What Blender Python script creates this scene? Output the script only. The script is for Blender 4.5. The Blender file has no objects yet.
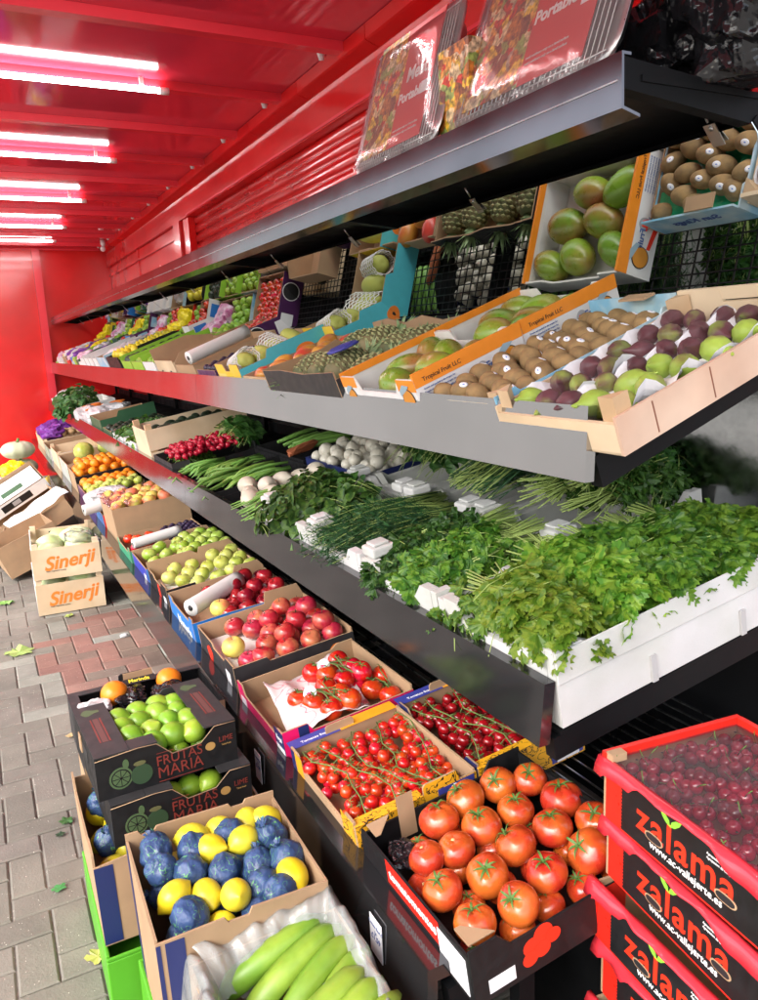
import bpy, bmesh, math, random
from mathutils import Vector, Matrix, noise
import numpy as np
random.seed(7)
R_ = math.radians
PI = math.pi
scene = bpy.context.scene
C = scene.collection
# ------------------------------------------------------------------ camera
cam_d = bpy.data.cameras.new('camera'); cam = bpy.data.objects.new('camera', cam_d); C.objects.link(cam)
cam_d.sensor_fit = 'VERTICAL'; cam_d.sensor_height = 36.0; cam_d.lens = 0.775*36.0
cam_d.clip_start = 0.05; cam_d.clip_end = 3000
cam.matrix_world = Matrix(((0.88668242, 0.12946535, -0.443884, 0), (-0.46055697, 0.16215209, -0.87269352, 0),
                           (-0.04100686, 0.97823587, 0.20340357, 0), (0, 0, 0, 1)))
scene.camera = cam
# ------------------------------------------------------------------ light
SUN_EL, SUN_AZ = R_(42), R_(-115)      # azimuth measured from +Y clockwise : sun stands over the open left side, a little behind the camera
world = bpy.data.worlds.new('World'); scene.world = world; world.use_nodes = True
wn = world.node_tree
sky = wn.nodes.new('ShaderNodeTexSky'); sky.sky_type = 'NISHITA'; sky.sun_disc = False
sky.sun_elevation = SUN_EL; sky.sun_rotation = SUN_AZ
sky.air_density = 1.0; sky.dust_density = 4.0; sky.ozone_density = 1.0
hs_ = wn.nodes.new('ShaderNodeHueSaturation'); hs_.inputs['Saturation'].default_value = .5      # hazy, nearly white sky
wn.links.new(sky.outputs[0], hs_.inputs['Color']); wn.links.new(hs_.outputs[0], wn.nodes['Background'].inputs[0])
wn.nodes['Background'].inputs[1].default_value = 0.15
sd = bpy.data.lights.new('sun', 'SUN'); sun = bpy.data.objects.new('sun', sd); C.objects.link(sun)
sd.energy = .5; sd.angle = R_(45); sd.color = (1.0, 0.96, 0.9)
sv = Vector((math.sin(SUN_AZ)*math.cos(SUN_EL), math.cos(SUN_AZ)*math.cos(SUN_EL), math.sin(SUN_EL)))
sun.rotation_euler = sv.to_track_quat('Z', 'Y').to_euler()
scene.view_settings.view_transform = 'Standard'; scene.view_settings.look = 'None'
scene.view_settings.gamma = 1.0; scene.view_settings.exposure = 1.66
FL = -1.57
# ------------------------------------------------------------------ materials
MATS = {}
def mat(name, col=(.5, .5, .5), rough=.5, metal=0., spec=.5, noise_amt=.0, noise_scale=30., bump=0., bump_scale=80., rnd=0., coat=0., col2=None, mixscale=8., sss=0., trans=0., alpha=1., emit=None, hue=0., thr=(.4, .6), ior=None, bdist=.002):
    if name in MATS: return MATS[name]
    m = bpy.data.materials.new(name); m.use_nodes = True; MATS[name] = m
    nt = m.node_tree; N = nt.nodes; L = nt.links; b = N['Principled BSDF']
    b.inputs['Roughness'].default_value = rough; b.inputs['Metallic'].default_value = metal
    b.inputs['Specular IOR Level'].default_value = spec
    b.inputs['Coat Weight'].default_value = coat; b.inputs['Coat Roughness'].default_value = .08
    if sss:
        b.inputs['Subsurface Weight'].default_value = sss; b.inputs['Subsurface Radius'].default_value = (.01, .006, .003); b.inputs['Subsurface Scale'].default_value = 1.
    b.inputs['Transmission Weight'].default_value = trans; b.inputs['Alpha'].default_value = alpha
    if ior: b.inputs['IOR'].default_value = ior
    if emit:
        b.inputs['Emission Color'].default_value = (*emit[0], 1); b.inputs['Emission Strength'].default_value = emit[1]
    tc = N.new('ShaderNodeTexCoord')
    rgb = N.new('ShaderNodeRGB'); rgb.outputs[0].default_value = (*col, 1); out = rgb.outputs[0]
    if col2:
        nz = N.new('ShaderNodeTexNoise'); nz.inputs['Scale'].default_value = mixscale; nz.inputs['Detail'].default_value = 4
        mp = N.new('ShaderNodeVectorMath'); mp.operation = 'ADD'
        oi = N.new('ShaderNodeObjectInfo'); L.new(tc.outputs['Object'], mp.inputs[0])
        ml = N.new('ShaderNodeMath'); ml.operation = 'MULTIPLY'; ml.inputs[1].default_value = 37.; L.new(oi.outputs['Random'], ml.inputs[0])
        L.new(ml.outputs[0], mp.inputs[1]); L.new(mp.outputs[0], nz.inputs['Vector'])
        rp = N.new('ShaderNodeMapRange'); rp.inputs[1].default_value = thr[0]; rp.inputs[2].default_value = thr[1]
        L.new(nz.outputs[0], rp.inputs[0])
        mx = N.new('ShaderNodeMix'); mx.data_type = 'RGBA'; L.new(rp.outputs[0], mx.inputs[0]); L.new(out, mx.inputs[6]); mx.inputs[7].default_value = (*col2, 1)
        out = mx.outputs[2]
    if noise_amt:
        nz = N.new('ShaderNodeTexNoise'); nz.inputs['Scale'].default_value = noise_scale; nz.inputs['Detail'].default_value = 6
        L.new(tc.outputs['Object'], nz.inputs['Vector'])
        mr = N.new('ShaderNodeMapRange'); mr.inputs[1].default_value = .25; mr.inputs[2].default_value = .75; mr.inputs[3].default_value = 1-noise_amt; mr.inputs[4].default_value = 1+noise_amt
        L.new(nz.outputs[0], mr.inputs[0])
        vm = N.new('ShaderNodeVectorMath'); vm.operation = 'SCALE'; L.new(out, vm.inputs[0]); L.new(mr.outputs[0], vm.inputs['Scale']); out = vm.outputs[0]
        rr = N.new('ShaderNodeMapRange'); rr.inputs[1].default_value = .3; rr.inputs[2].default_value = .7
        rr.inputs[3].default_value = max(.02, rough*.8); rr.inputs[4].default_value = min(1, rough*1.25); L.new(nz.outputs[0], rr.inputs[0]); L.new(rr.outputs[0], b.inputs['Roughness'])
    if rnd or hue:
        oi = N.new('ShaderNodeObjectInfo'); hs = N.new('ShaderNodeHueSaturation')
        mr = N.new('ShaderNodeMapRange'); mr.inputs[3].default_value = 1-rnd; mr.inputs[4].default_value = 1+rnd; L.new(oi.outputs['Random'], mr.inputs[0]); L.new(mr.outputs[0], hs.inputs['Value'])
        f = N.new('ShaderNodeMath'); f.operation = 'MULTIPLY'; f.inputs[1].default_value = 7.31; L.new(oi.outputs['Random'], f.inputs[0])
        g = N.new('ShaderNodeMath'); g.operation = 'FRACT'; L.new(f.outputs[0], g.inputs[0])
        mh = N.new('ShaderNodeMapRange'); mh.inputs[3].default_value = .5-hue; mh.inputs[4].default_value = .5+hue; L.new(g.outputs[0], mh.inputs[0]); L.new(mh.outputs[0], hs.inputs['Hue'])
        L.new(out, hs.inputs['Color']); out = hs.outputs[0]
    L.new(out, b.inputs['Base Color'])
    if bump:
        nb = N.new('ShaderNodeTexNoise'); nb.inputs['Scale'].default_value = bump_scale; nb.inputs['Detail'].default_value = 3; L.new(tc.outputs['Object'], nb.inputs['Vector'])
        bp = N.new('ShaderNodeBump'); bp.inputs['Strength'].default_value = bump; bp.inputs['Distance'].default_value = bdist; L.new(nb.outputs[0], bp.inputs['Height']); L.new(bp.outputs[0], b.inputs['Normal'])
    return m
def leafmat(name, col, col2, rough=.45, trans=.30, scale=55.):
    m = mat(name, col, rough, col2=col2, mixscale=scale, rnd=.2, hue=.015, thr=(.44, .56))
    nt = m.node_tree; N = nt.nodes; L = nt.links; b = N['Principled BSDF']; o = N['Material Output']
    t = N.new('ShaderNodeBsdfTranslucent'); src = b.inputs['Base Color'].links[0].from_socket
    sc = N.new('ShaderNodeVectorMath'); sc.operation = 'MULTIPLY'; sc.inputs[1].default_value = (1.5, 1.4, .6); L.new(src, sc.inputs[0]); L.new(sc.outputs[0], t.inputs[0])
    mx = N.new('ShaderNodeMixShader'); mx.inputs[0].default_value = trans; L.new(b.outputs[0], mx.inputs[1]); L.new(t.outputs[0], mx.inputs[2]); L.new(mx.outputs[0], o.inputs[0])
    return m
def plasticmat(name, tint=(.9, .92, .95), opac=.3, rough=.12, bump=.6, scale=14.):
    if name in MATS: return MATS[name]
    m = bpy.data.materials.new(name); m.use_nodes = True; MATS[name] = m
    nt = m.node_tree; N = nt.nodes; L = nt.links; b = N['Principled BSDF']; o = N['Material Output']
    b.inputs['Base Color'].default_value = (*tint, 1); b.inputs['Roughness'].default_value = rough
    tc = N.new('ShaderNodeTexCoord'); nb = N.new('ShaderNodeTexNoise'); nb.inputs['Scale'].default_value = scale; nb.inputs['Detail'].default_value = 4; nb.inputs['Distortion'].default_value = 1.5
    L.new(tc.outputs['Object'], nb.inputs['Vector'])
    bp = N.new('ShaderNodeBump'); bp.inputs['Strength'].default_value = bump; bp.inputs['Distance'].default_value = .02; L.new(nb.outputs[0], bp.inputs['Height']); L.new(bp.outputs[0], b.inputs['Normal'])
    gl = N.new('ShaderNodeBsdfGlossy'); gl.inputs['Roughness'].default_value = rough; L.new(bp.outputs[0], gl.inputs['Normal'])
    fr = N.new('ShaderNodeFresnel'); fr.inputs[0].default_value = 1.5; L.new(bp.outputs[0], fr.inputs['Normal'])
    tr = N.new('ShaderNodeBsdfTransparent')
    m1 = N.new('ShaderNodeMixShader'); m1.inputs[0].default_value = opac; L.new(tr.outputs[0], m1.inputs[1]); L.new(b.outputs[0], m1.inputs[2])
    m2 = N.new('ShaderNodeMixShader'); L.new(fr.outputs[0], m2.inputs[0]); L.new(m1.outputs[0], m2.inputs[1]); L.new(gl.outputs[0], m2.inputs[2]); L.new(m2.outputs[0], o.inputs[0])
    return m

M = {}
M['kraft'] = mat('cardboard', (.40, .26, .15), .85, noise_amt=.12, noise_scale=14, bump=.15, bump_scale=60, rnd=.08)
M['kraft_dark'] = mat('dark_brown_cardboard', (.30, .19, .11), .85, noise_amt=.12, noise_scale=12, rnd=.08)  # card in a darker brown
M['kraftwhite'] = mat('white_lined_card', (.72, .70, .67), .7, noise_amt=.05)
M['blackcard'] = mat('black_card', (.009, .009, .010), .5, spec=.35, noise_amt=.2, noise_scale=40, rnd=.1)
M['greycard'] = mat('grey_black_card', (.030, .030, .032), .5, spec=.4, noise_amt=.2, noise_scale=25)
M['bluecard'] = mat('blue_card', (.02, .19, .60), .4, noise_amt=.08)
M['ltblue'] = mat('light_blue_card', (.22, .50, .70), .45, noise_amt=.08, col2=(.55, .70, .76), mixscale=9)
M['cyan'] = mat('turquoise_card', (.08, .48, .58), .45, noise_amt=.06)
M['navy'] = mat('navy_card', (.016, .026, .12), .4)
M['indigo'] = mat('indigo_card', (.05, .06, .32), .4)
M['yellowcard'] = mat('yellow_card', (.80, .55, .03), .4, noise_amt=.05)
M['amber'] = mat('amber_card', (.85, .38, .02), .4, noise_amt=.05)
M['orangecard'] = mat('orange_card', (.85, .27, .02), .4, noise_amt=.05)
M['pinkcard'] = mat('magenta_card', (.75, .01, .13), .35, noise_amt=.05)
M['redcard'] = mat('red_card', (.75, .022, .012), .32, noise_amt=.06)
M['greencard'] = mat('green_card', (.03, .30, .16), .45, noise_amt=.08)
M['dkgreen'] = mat('dark_green_card', (.03, .11, .05), .5, noise_amt=.1)
M['limecard'] = mat('lime_green_card', (.28, .55, .04), .45, noise_amt=.08)
M['purplecard'] = mat('purple_card', (.07, .015, .09), .4, noise_amt=.1)
M['whitecard'] = mat('white_card', (.72, .72, .72), .6, noise_amt=.05)
M['whitepaper'] = mat('white_paper', (.78, .79, .82), .6, noise_amt=.04, bump=.3, bump_scale=25)
M['wood'] = mat('poplar_wood', (.62, .45, .28), .7, noise_amt=.14, noise_scale=9, col2=(.52, .35, .20), mixscale=5, bump=.2, rnd=.05)
M['paleoak'] = mat('pale_plywood', (.72, .58, .40), .7, noise_amt=.1, noise_scale=7, col2=(.62, .47, .30), mixscale=4, rnd=.05)
M['brownwood'] = mat('brown_wood', (.22, .08, .045), .6, noise_amt=.25, noise_scale=10)
M['foam'] = mat('white_polystyrene', (.60, .60, .60), .8, bump=.5, bump_scale=240, noise_amt=.08, noise_scale=7, bdist=.0015, col2=(.54, .55, .52), mixscale=5)
M['blackpaint'] = mat('black_powder_coat', (.006, .0065, .0075), .5, spec=.12, noise_amt=.15, noise_scale=9)
M['blackwire'] = mat('black_wire', (.015, .015, .016), .35, metal=.3)
M['lip1'] = mat('polished_purple_grey_steel', (.17, .16, .175), .11, metal=.93, noise_amt=.3, noise_scale=3, bump=.07, bump_scale=4, bdist=.01)
M['lip2'] = mat('steel_lightened_as_reflection', (.40, .40, .405), .13, metal=.95, noise_amt=.10, noise_scale=4, bump=.06, bump_scale=3, bdist=.01)  # dark edge steel again, colour lightened to imitate the bright surroundings it reflects
M['lip'] = mat('polished_dark_steel', (.095, .095, .10), .10, metal=.85, noise_amt=.16, noise_scale=5, bump=.05, bump_scale=3, bdist=.01)
M['mirror'] = mat('mirror_glass', (.86, .88, .87), .012, metal=1., bump=.015, bump_scale=5, bdist=.004)
M['steel'] = mat('brushed_steel', (.50, .51, .51), .3, metal=1., noise_amt=.15, noise_scale=12)
M['steelback'] = mat('dull_steel_panel', (.33, .34, .34), .16, metal=1., noise_amt=.2, noise_scale=40, bump=.08, bump_scale=90)
M['redpaint'] = mat('red_gloss_paint', (.76, .012, .014), .22, noise_amt=.12, noise_scale=2.2, col2=(.70, .02, .018), mixscale=1.3, bump=.06, bump_scale=2.2, coat=.3, bdist=.01)
M['redroof'] = mat('red_roof_sheet', (.76, .045, .085), .07, noise_amt=.10, noise_scale=2, bump=.03, bump_scale=2, coat=.35, bdist=.004)
M['redrib'] = mat('red_roof_rib', (.84, .045, .07), .25, coat=.2)
M['tube'] = mat('lit_tube', (1, 1, 1), .4, emit=((1, .98, .97), 10.))
M['tubecap'] = mat('tube_cap', (.75, .72, .70), .4)
M['white_plastic'] = mat('white_plastic', (.8, .8, .8), .35)
M['ink'] = mat('black_ink', (.02, .02, .022), .5)
M['blueink'] = mat('blue_ink', (.08, .14, .36), .5)
M['redink'] = mat('rust_red_ink', (.20, .03, .022), .5)
M['redprint'] = mat('bright_red_print', (.85, .035, .012), .45)
M['orangeink'] = mat('orange_ink', (.80, .22, .03), .5)
M['whiteink'] = mat('white_ink', (.85, .85, .85), .5)
M['greenink'] = mat('muted_green_ink', (.07, .12, .05), .5)
M['greenink2'] = mat('bright_green_ink', (.25, .65, .05), .5)
M['goldink'] = mat('gold_ink', (.42, .25, .08), .5)
M['greyink'] = mat('grey_ink', (.35, .36, .38), .5)
M['yellowink'] = mat('yellow_ink', (.80, .72, .05), .5)
# produce
M['tomato'] = mat('beef_tomato_skin', (.50, .045, .014), .26, noise_amt=.10, noise_scale=20, col2=(.62, .13, .02), mixscale=16, rnd=.07, hue=.006, coat=.4, sss=.05)
M['cherrytom'] = mat('cherry_tomato_skin', (.58, .012, .010), .13, rnd=.15, hue=.01, coat=.4, col2=(.62, .05, .01), mixscale=40)
M['darktom'] = mat('dark_cherry_tomato_skin', (.30, .006, .010), .13, rnd=.2, coat=.4)
M['calyx'] = mat('tomato_calyx', (.08, .17, .03), .6, rnd=.1)
M['vine'] = mat('tomato_vine', (.13, .20, .05), .6)
M['stemscar'] = mat('stem_scar', (.55, .42, .18), .7)
M['apple_red'] = mat('crimson_apple_skin', (.42, .02, .04), .22, col2=(.56, .20, .09), mixscale=14, thr=(.48, .72), rnd=.15, hue=.01, coat=.2, noise_amt=.15, noise_scale=60)
M['apple_dark'] = mat('dark_red_apple_skin', (.20, .006, .018), .16, col2=(.34, .015, .02), mixscale=16, rnd=.2, coat=.4)
M['apple_green'] = mat('green_apple_skin', (.24, .38, .035), .22, col2=(.44, .55, .12), mixscale=12, rnd=.08, hue=.01, coat=.2)
M['apple_yellow'] = mat('yellow_green_apple_skin', (.38, .45, .06), .25, col2=(.56, .60, .16), mixscale=12, rnd=.08, hue=.01)
M['peach'] = mat('yellow_red_fruit_skin', (.70, .60, .13), .35, col2=(.70, .17, .10), mixscale=10, rnd=.1, hue=.02, thr=(.42, .58))
M['lime'] = mat('lime_skin', (.19, .38, .025), .3, col2=(.30, .46, .04), mixscale=9, rnd=.12, hue=.015, bump=.35, bump_scale=170, bdist=.0015)
M['lemon'] = mat('lemon_skin', (.72, .58, .015), .32, col2=(.70, .62, .04), mixscale=9, rnd=.05, hue=.008, bump=.35, bump_scale=150, bdist=.0015)
M['orange'] = mat('orange_skin', (.85, .27, .015), .35, rnd=.08, hue=.01, bump=.35, bump_scale=170, bdist=.0015)
M['mango'] = mat('mango_skin', (.20, .33, .03), .3, col2=(.36, .12, .05), mixscale=7, thr=(.46, .68), rnd=.12, hue=.02, coat=.2, noise_amt=.1, noise_scale=60)
M['redmango'] = mat('red_mango_skin', (.60, .07, .05), .3, col2=(.60, .30, .05), mixscale=7, rnd=.1)
M['kiwi'] = mat('kiwi_skin', (.27, .175, .075), .85, noise_amt=.3, noise_scale=70, rnd=.12, bump=.5, bump_scale=300, bdist=.001)
M['fig'] = mat('purple_fig_skin', (.13, .05, .06), .45, col2=(.26, .34, .07), mixscale=13, thr=(.55, .70), rnd=.2, noise_amt=.2, noise_scale=60)
M['figgreen'] = mat('green_fig_skin', (.32, .46, .07), .45, col2=(.22, .10, .08), mixscale=11, thr=(.56, .74), rnd=.12, noise_amt=.12, noise_scale=60)
M['banana'] = mat('green_banana_skin', (.145, .29, .025), .42, col2=(.25, .38, .04), mixscale=7, rnd=.06, noise_amt=.1, noise_scale=50)
M['bananatip'] = mat('banana_tip', (.06, .05, .03), .7)
M['cabbage'] = mat('cabbage_leaf', (.46, .60, .26), .5, col2=(.66, .74, .48), mixscale=10, rnd=.06, bump=.6, bump_scale=22, bdist=.01)
M['pumpkin'] = mat('grey_green_pumpkin_rind', (.48, .52, .37), .5, col2=(.58, .60, .46), mixscale=8, rnd=.05)
M['radish'] = mat('radish_skin', (.42, .012, .035), .25, rnd=.12)
M['turnip'] = mat('white_root_skin', (.60, .56, .47), .4, col2=(.50, .44, .34), mixscale=9, rnd=.05)
M['onionwhite'] = mat('white_onion_skin', (.62, .59, .50), .3, rnd=.05, noise_amt=.06)
M['bean'] = mat('green_pod', (.17, .33, .06), .45, rnd=.2, hue=.015)
M['carrot'] = mat('carrot_skin', (.80, .20, .03), .5, rnd=.1)
M['potato'] = mat('tan_potato_skin', (.52, .33, .17), .7, rnd=.12, noise_amt=.2)
M['pineapple'] = mat('pineapple_skin', (.10, .12, .05), .65, col2=(.20, .17, .08), mixscale=20, rnd=.1)
M['pineleaf'] = mat('pineapple_leaf', (.20, .30, .13), .5, rnd=.1)
M['melon'] = mat('pale_melon_rind', (.50, .55, .12), .5, rnd=.1)
M['cherry'] = mat('cherry_skin', (.30, .012, .035), .12, rnd=.3, coat=.5)
M['plum'] = mat('dark_grape_skin', (.03, .018, .05), .35, rnd=.3)
M['aubergine'] = mat('avocado_skin', (.02, .035, .018), .45, rnd=.3)
M['stickerw'] = mat('white_sticker', (.85, .86, .9), .4)
M['stickerb'] = mat('blue_sticker', (.04, .16, .60), .4)
M['stickerg'] = mat('pale_green_sticker', (.55, .75, .60), .4)
M['cor'] = leafmat('coriander_leaf', (.045, .14, .014), (.14, .27, .028))
M['cor2'] = leafmat('bright_coriander_leaf', (.10, .23, .018), (.25, .37, .04))
M['pars'] = leafmat('parsley_leaf', (.022, .085, .014), (.05, .15, .022))
M['mint'] = leafmat('mint_leaf', (.025, .085, .018), (.07, .17, .028), trans=.25)
M['dill'] = leafmat('dill_frond', (.022, .09, .03), (.05, .15, .04), trans=.2)
M['stem'] = mat('herb_stem', (.36, .48, .13), .4, rnd=.1)
M['springonion'] = mat('spring_onion_leaf', (.16, .32, .05), .4, rnd=.15)
M['spinach'] = leafmat('broad_leaf', (.045, .14, .03), (.09, .22, .05), trans=.2)
M['film'] = plasticmat('clear_film', opac=.10, rough=.12, bump=.14, scale=9)
M['film2'] = plasticmat('cherry_film', (.85, .6, .7), opac=.05, rough=.10, bump=.10, scale=5)
for n_ in M['film2'].node_tree.nodes:
    if n_.type == 'FRESNEL': n_.inputs[0].default_value = 1.22
M['bag'] = plasticmat('milky_bag', (.66, .70, .68), opac=.34, rough=.25, bump=.5, scale=9)
M['bagwhite'] = mat('white_bag', (.55, .56, .58), .4, bump=1., bump_scale=22, bdist=.02)
M['bagyellow'] = mat('yellow_bag', (.85, .68, .01), .35, bump=1., bump_scale=18, bdist=.02)
M['bagblack'] = mat('black_bag', (.010, .010, .012), .12, bump=1., bump_scale=14, bdist=.03)
M['bagpurple'] = mat('purple_net', (.16, .03, .28), .5, bump=1., bump_scale=40, bdist=.01)
M['bagpink'] = mat('pink_bag', (.60, .18, .38), .4, bump=1., bump_scale=22, bdist=.02, col2=(.75, .6, .7), mixscale=14)
M['greentray'] = mat('green_tray_liner', (.01, .36, .15), .3, bump=.5, bump_scale=30, bdist=.01)
M['greenplastic'] = mat('lime_green_plastic', (.09, .36, .02), .35, noise_amt=.04)
M['roll'] = mat('white_bag_roll', (.72, .72, .71), .4, bump=.4, bump_scale=30, bdist=.004)

def tissue_mat():
    m = mat('blue_tissue', (.030, .065, .17), .45, bump=1., bump_scale=30, bdist=.01, noise_amt=.25, noise_scale=25)
    nt = m.node_tree; N = nt.nodes; L = nt.links; b = N['Principled BSDF']; src = b.inputs['Base Color'].links[0].from_socket
    tc = N.new('ShaderNodeTexCoord'); nz = N.new('ShaderNodeTexNoise'); nz.inputs['Scale'].default_value = 38; nz.inputs['Detail'].default_value = 1; nz.inputs['Distortion'].default_value = 1.2
    L.new(tc.outputs['Object'], nz.inputs['Vector'])
    s = N.new('ShaderNodeMath'); s.operation = 'SUBTRACT'; s.inputs[1].default_value = .5; L.new(nz.outputs[0], s.inputs[0])
    a = N.new('ShaderNodeMath'); a.operation = 'ABSOLUTE'; L.new(s.outputs[0], a.inputs[0])
    c = N.new('ShaderNodeMath'); c.operation = 'LESS_THAN'; c.inputs[1].default_value = .008; L.new(a.outputs[0], c.inputs[0])
    mx = N.new('ShaderNodeMix'); mx.data_type = 'RGBA'; L.new(c.outputs[0], mx.inputs[0]); L.new(src, mx.inputs[6]); mx.inputs[7].default_value = (.12, .38, .12, 1); L.new(mx.outputs[2], b.inputs['Base Color'])
    return m
M['tissue'] = tissue_mat()
def print_mat(name, base, ink, scale, thr, dist=2.):     # a busy printed pattern
    m = mat(name, base, .4); nt = m.node_tree; N = nt.nodes; L = nt.links; b = N['Principled BSDF']
    tc = N.new('ShaderNodeTexCoord'); nz = N.new('ShaderNodeTexNoise'); nz.inputs['Scale'].default_value = scale; nz.inputs['Detail'].default_value = 2; nz.inputs['Distortion'].default_value = dist
    L.new(tc.outputs['Object'], nz.inputs['Vector'])
    s = N.new('ShaderNodeMath'); s.operation = 'SUBTRACT'; s.inputs[1].default_value = .5; L.new(nz.outputs[0], s.inputs[0])
    a = N.new('ShaderNodeMath'); a.operation = 'ABSOLUTE'; L.new(s.outputs[0], a.inputs[0])
    c = N.new('ShaderNodeMath'); c.operation = 'LESS_THAN'; c.inputs[1].default_value = thr; L.new(a.outputs[0], c.inputs[0])
    mx = N.new('ShaderNodeMix'); mx.data_type = 'RGBA'; L.new(c.outputs[0], mx.inputs[0]); mx.inputs[6].default_value = (*base, 1); mx.inputs[7].default_value = (*ink, 1); L.new(mx.outputs[2], b.inputs['Base Color'])
    return m
M['amberprint'] = print_mat('amber_card_with_drawn_vegetables', (.85, .42, .02), (.03, .02, .01), 26, .022)
M['tissueprint'] = print_mat('white_tissue_with_pink_rings', (.74, .66, .66), (.72, .25, .30), 9, .012, 1.)
def food_mat():
    m = mat('photo_of_grilled_food', (.5, .3, .1), .4); nt = m.node_tree; N = nt.nodes; L = nt.links; b = N['Principled BSDF']
    tc = N.new('ShaderNodeTexCoord'); v = N.new('ShaderNodeTexVoronoi'); v.inputs['Scale'].default_value = 38; nd = N.new('ShaderNodeTexNoise'); nd.inputs['Scale'].default_value = 22; nd.inputs['Detail'].default_value = 5; L.new(tc.outputs['Object'], nd.inputs['Vector']); va = N.new('ShaderNodeVectorMath'); va.operation = 'MULTIPLY_ADD'; va.inputs[1].default_value = (.07, .07, .07); L.new(nd.outputs['Color'], va.inputs[0]); L.new(tc.outputs['Object'], va.inputs[2]); L.new(va.outputs[0], v.inputs['Vector'])
    cr = N.new('ShaderNodeValToRGB'); e = cr.color_ramp; e.interpolation = 'CONSTANT'
    cols = [(.55, .18, .03), (.75, .35, .06), (.80, .62, .35), (.25, .08, .03), (.65, .05, .02), (.30, .40, .10), (.85, .55, .05), (.6, .45, .3)]
    while len(e.elements) < len(cols): e.elements.new(.5)
    for i, c in enumerate(cols): e.elements[i].position = i/len(cols); e.elements[i].color = (*c, 1)
    sx = N.new('ShaderNodeSeparateColor'); L.new(v.outputs['Color'], sx.inputs[0]); L.new(sx.outputs[0], cr.inputs[0])
    nz = N.new('ShaderNodeTexNoise'); nz.inputs['Scale'].default_value = 90; L.new(tc.outputs['Object'], nz.inputs['Vector'])
    mr = N.new('ShaderNodeMapRange'); mr.inputs[1].default_value = .3; mr.inputs[2].default_value = .7; mr.inputs[3].default_value = .25; mr.inputs[4].default_value = 1.4; L.new(nz.outputs[0], mr.inputs[0])
    sc = N.new('ShaderNodeVectorMath'); sc.operation = 'SCALE'; L.new(cr.outputs[0], sc.inputs[0]); L.new(mr.outputs[0], sc.inputs['Scale']); L.new(sc.outputs[0], b.inputs['Base Color'])
    return m
M['food'] = food_mat()
def banana_sort(m, name): pass

# ------------------------------------------------------------------ mesh helpers
class MB:
    def __init__(s): s.v = []; s.f = []; s.mi = []; s.ms = []; s.sm = []; s.cuts = []
    def slot(s, m):
        if m not in s.ms: s.ms.append(m)
        return s.ms.index(m)
    def add(s, vs, fs, m, smooth=False, X=None):
        o = len(s.v); k = s.slot(m); s.cuts.append((o, len(s.f)))
        s.v += [tuple(X @ Vector(v)) if X else tuple(v) for v in vs]
        for f in fs: s.f.append(tuple(i+o for i in f)); s.mi.append(k); s.sm.append(smooth)
    def box(s, a, b, m, X=None):
        x0, y0, z0 = a; x1, y1, z1 = b
        vs = [(x0, y0, z0), (x1, y0, z0), (x1, y1, z0), (x0, y1, z0), (x0, y0, z1), (x1, y0, z1), (x1, y1, z1), (x0, y1, z1)]
        s.add(vs, [(0, 3, 2, 1), (4, 5, 6, 7), (0, 1, 5, 4), (1, 2, 6, 5), (2, 3, 7, 6), (3, 0, 4, 7)], m, X=X)
    def prism(s, poly, h0, h1, m, X=None):   # poly in xy
        n = len(poly); vs = [(x, y, h0) for x, y in poly]+[(x, y, h1) for x, y in poly]
        fs = [tuple(range(n-1, -1, -1)), tuple(range(n, 2*n))]+[(i, (i+1) % n, n+(i+1) % n, n+i) for i in range(n)]
        s.add(vs, fs, m, X=X)
    def tube(s, pts, r, m, n=6, smooth=True, X=None, cap=True):
        pts = [Vector(p) for p in pts]; rs = r if isinstance(r, (list, tuple)) else [r]*len(pts)
        vs = []; prev = None
        for i, p in enumerate(pts):
            t = (pts[min(i+1, len(pts)-1)]-pts[max(i-1, 0)]).normalized()
            a = prev if prev else (Vector((0, 0, 1)) if abs(t.z) < .9 else Vector((1, 0, 0)))
            a = (a-t*a.dot(t)).normalized(); prev = a; b = t.cross(a)
            for k in range(n): vs.append(tuple(p+(a*math.cos(2*PI*k/n)+b*math.sin(2*PI*k/n))*rs[i]))
        fs = [(i*n+k, i*n+(k+1) % n, (i+1)*n+(k+1) % n, (i+1)*n+k) for i in range(len(pts)-1) for k in range(n)]
        if cap: fs += [tuple(range(n-1, -1, -1)), tuple(range((len(pts)-1)*n, len(pts)*n))]
        s.add(vs, fs, m, smooth, X)
    def build_each(s, name, parent=None, X=None):      # every added piece becomes a part of its own
        cuts = s.cuts+[(len(s.v), len(s.f))]
        for (v0, f0), (v1, f1) in zip(cuts[:-1], cuts[1:]):
            q = MB(); q.v = s.v[v0:v1]; q.f = [tuple(i-v0 for i in f) for f in s.f[f0:f1]]; q.mi = s.mi[f0:f1]; q.sm = s.sm[f0:f1]; q.ms = s.ms
            yield q.build(name, parent, X)
    def mesh(s, name):
        me = bpy.data.meshes.new(name); me.from_pydata(s.v, [], s.f)
        for m in s.ms: me.materials.append(m)
        me.polygons.foreach_set('material_index', s.mi); me.polygons.foreach_set('use_smooth', s.sm); me.update(); return me
    def build(s, name, parent=None, X=None): return link(name, s.mesh(name), parent, X)
def link(name, me, parent=None, X=None):
    o = bpy.data.objects.new(name, me); C.objects.link(o)
    if parent: o.parent = parent
    if X is not None: o.matrix_basis = X
    return o
def tag(o, label, cat, group=None, kind=None):
    if label: o['label'] = label
    if cat: o['category'] = cat
    if group: o['group'] = group
    if kind: o['kind'] = kind
    return o
def thing(name, label, cat, X, group=None): return tag(link(name, None, None, X), label, cat, group)
def T(x, y, z): return Matrix.Translation((x, y, z))
def RX(a): return Matrix.Rotation(a, 4, 'X')
def RY(a): return Matrix.Rotation(a, 4, 'Y')
def RZ(a): return Matrix.Rotation(a, 4, 'Z')
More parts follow.
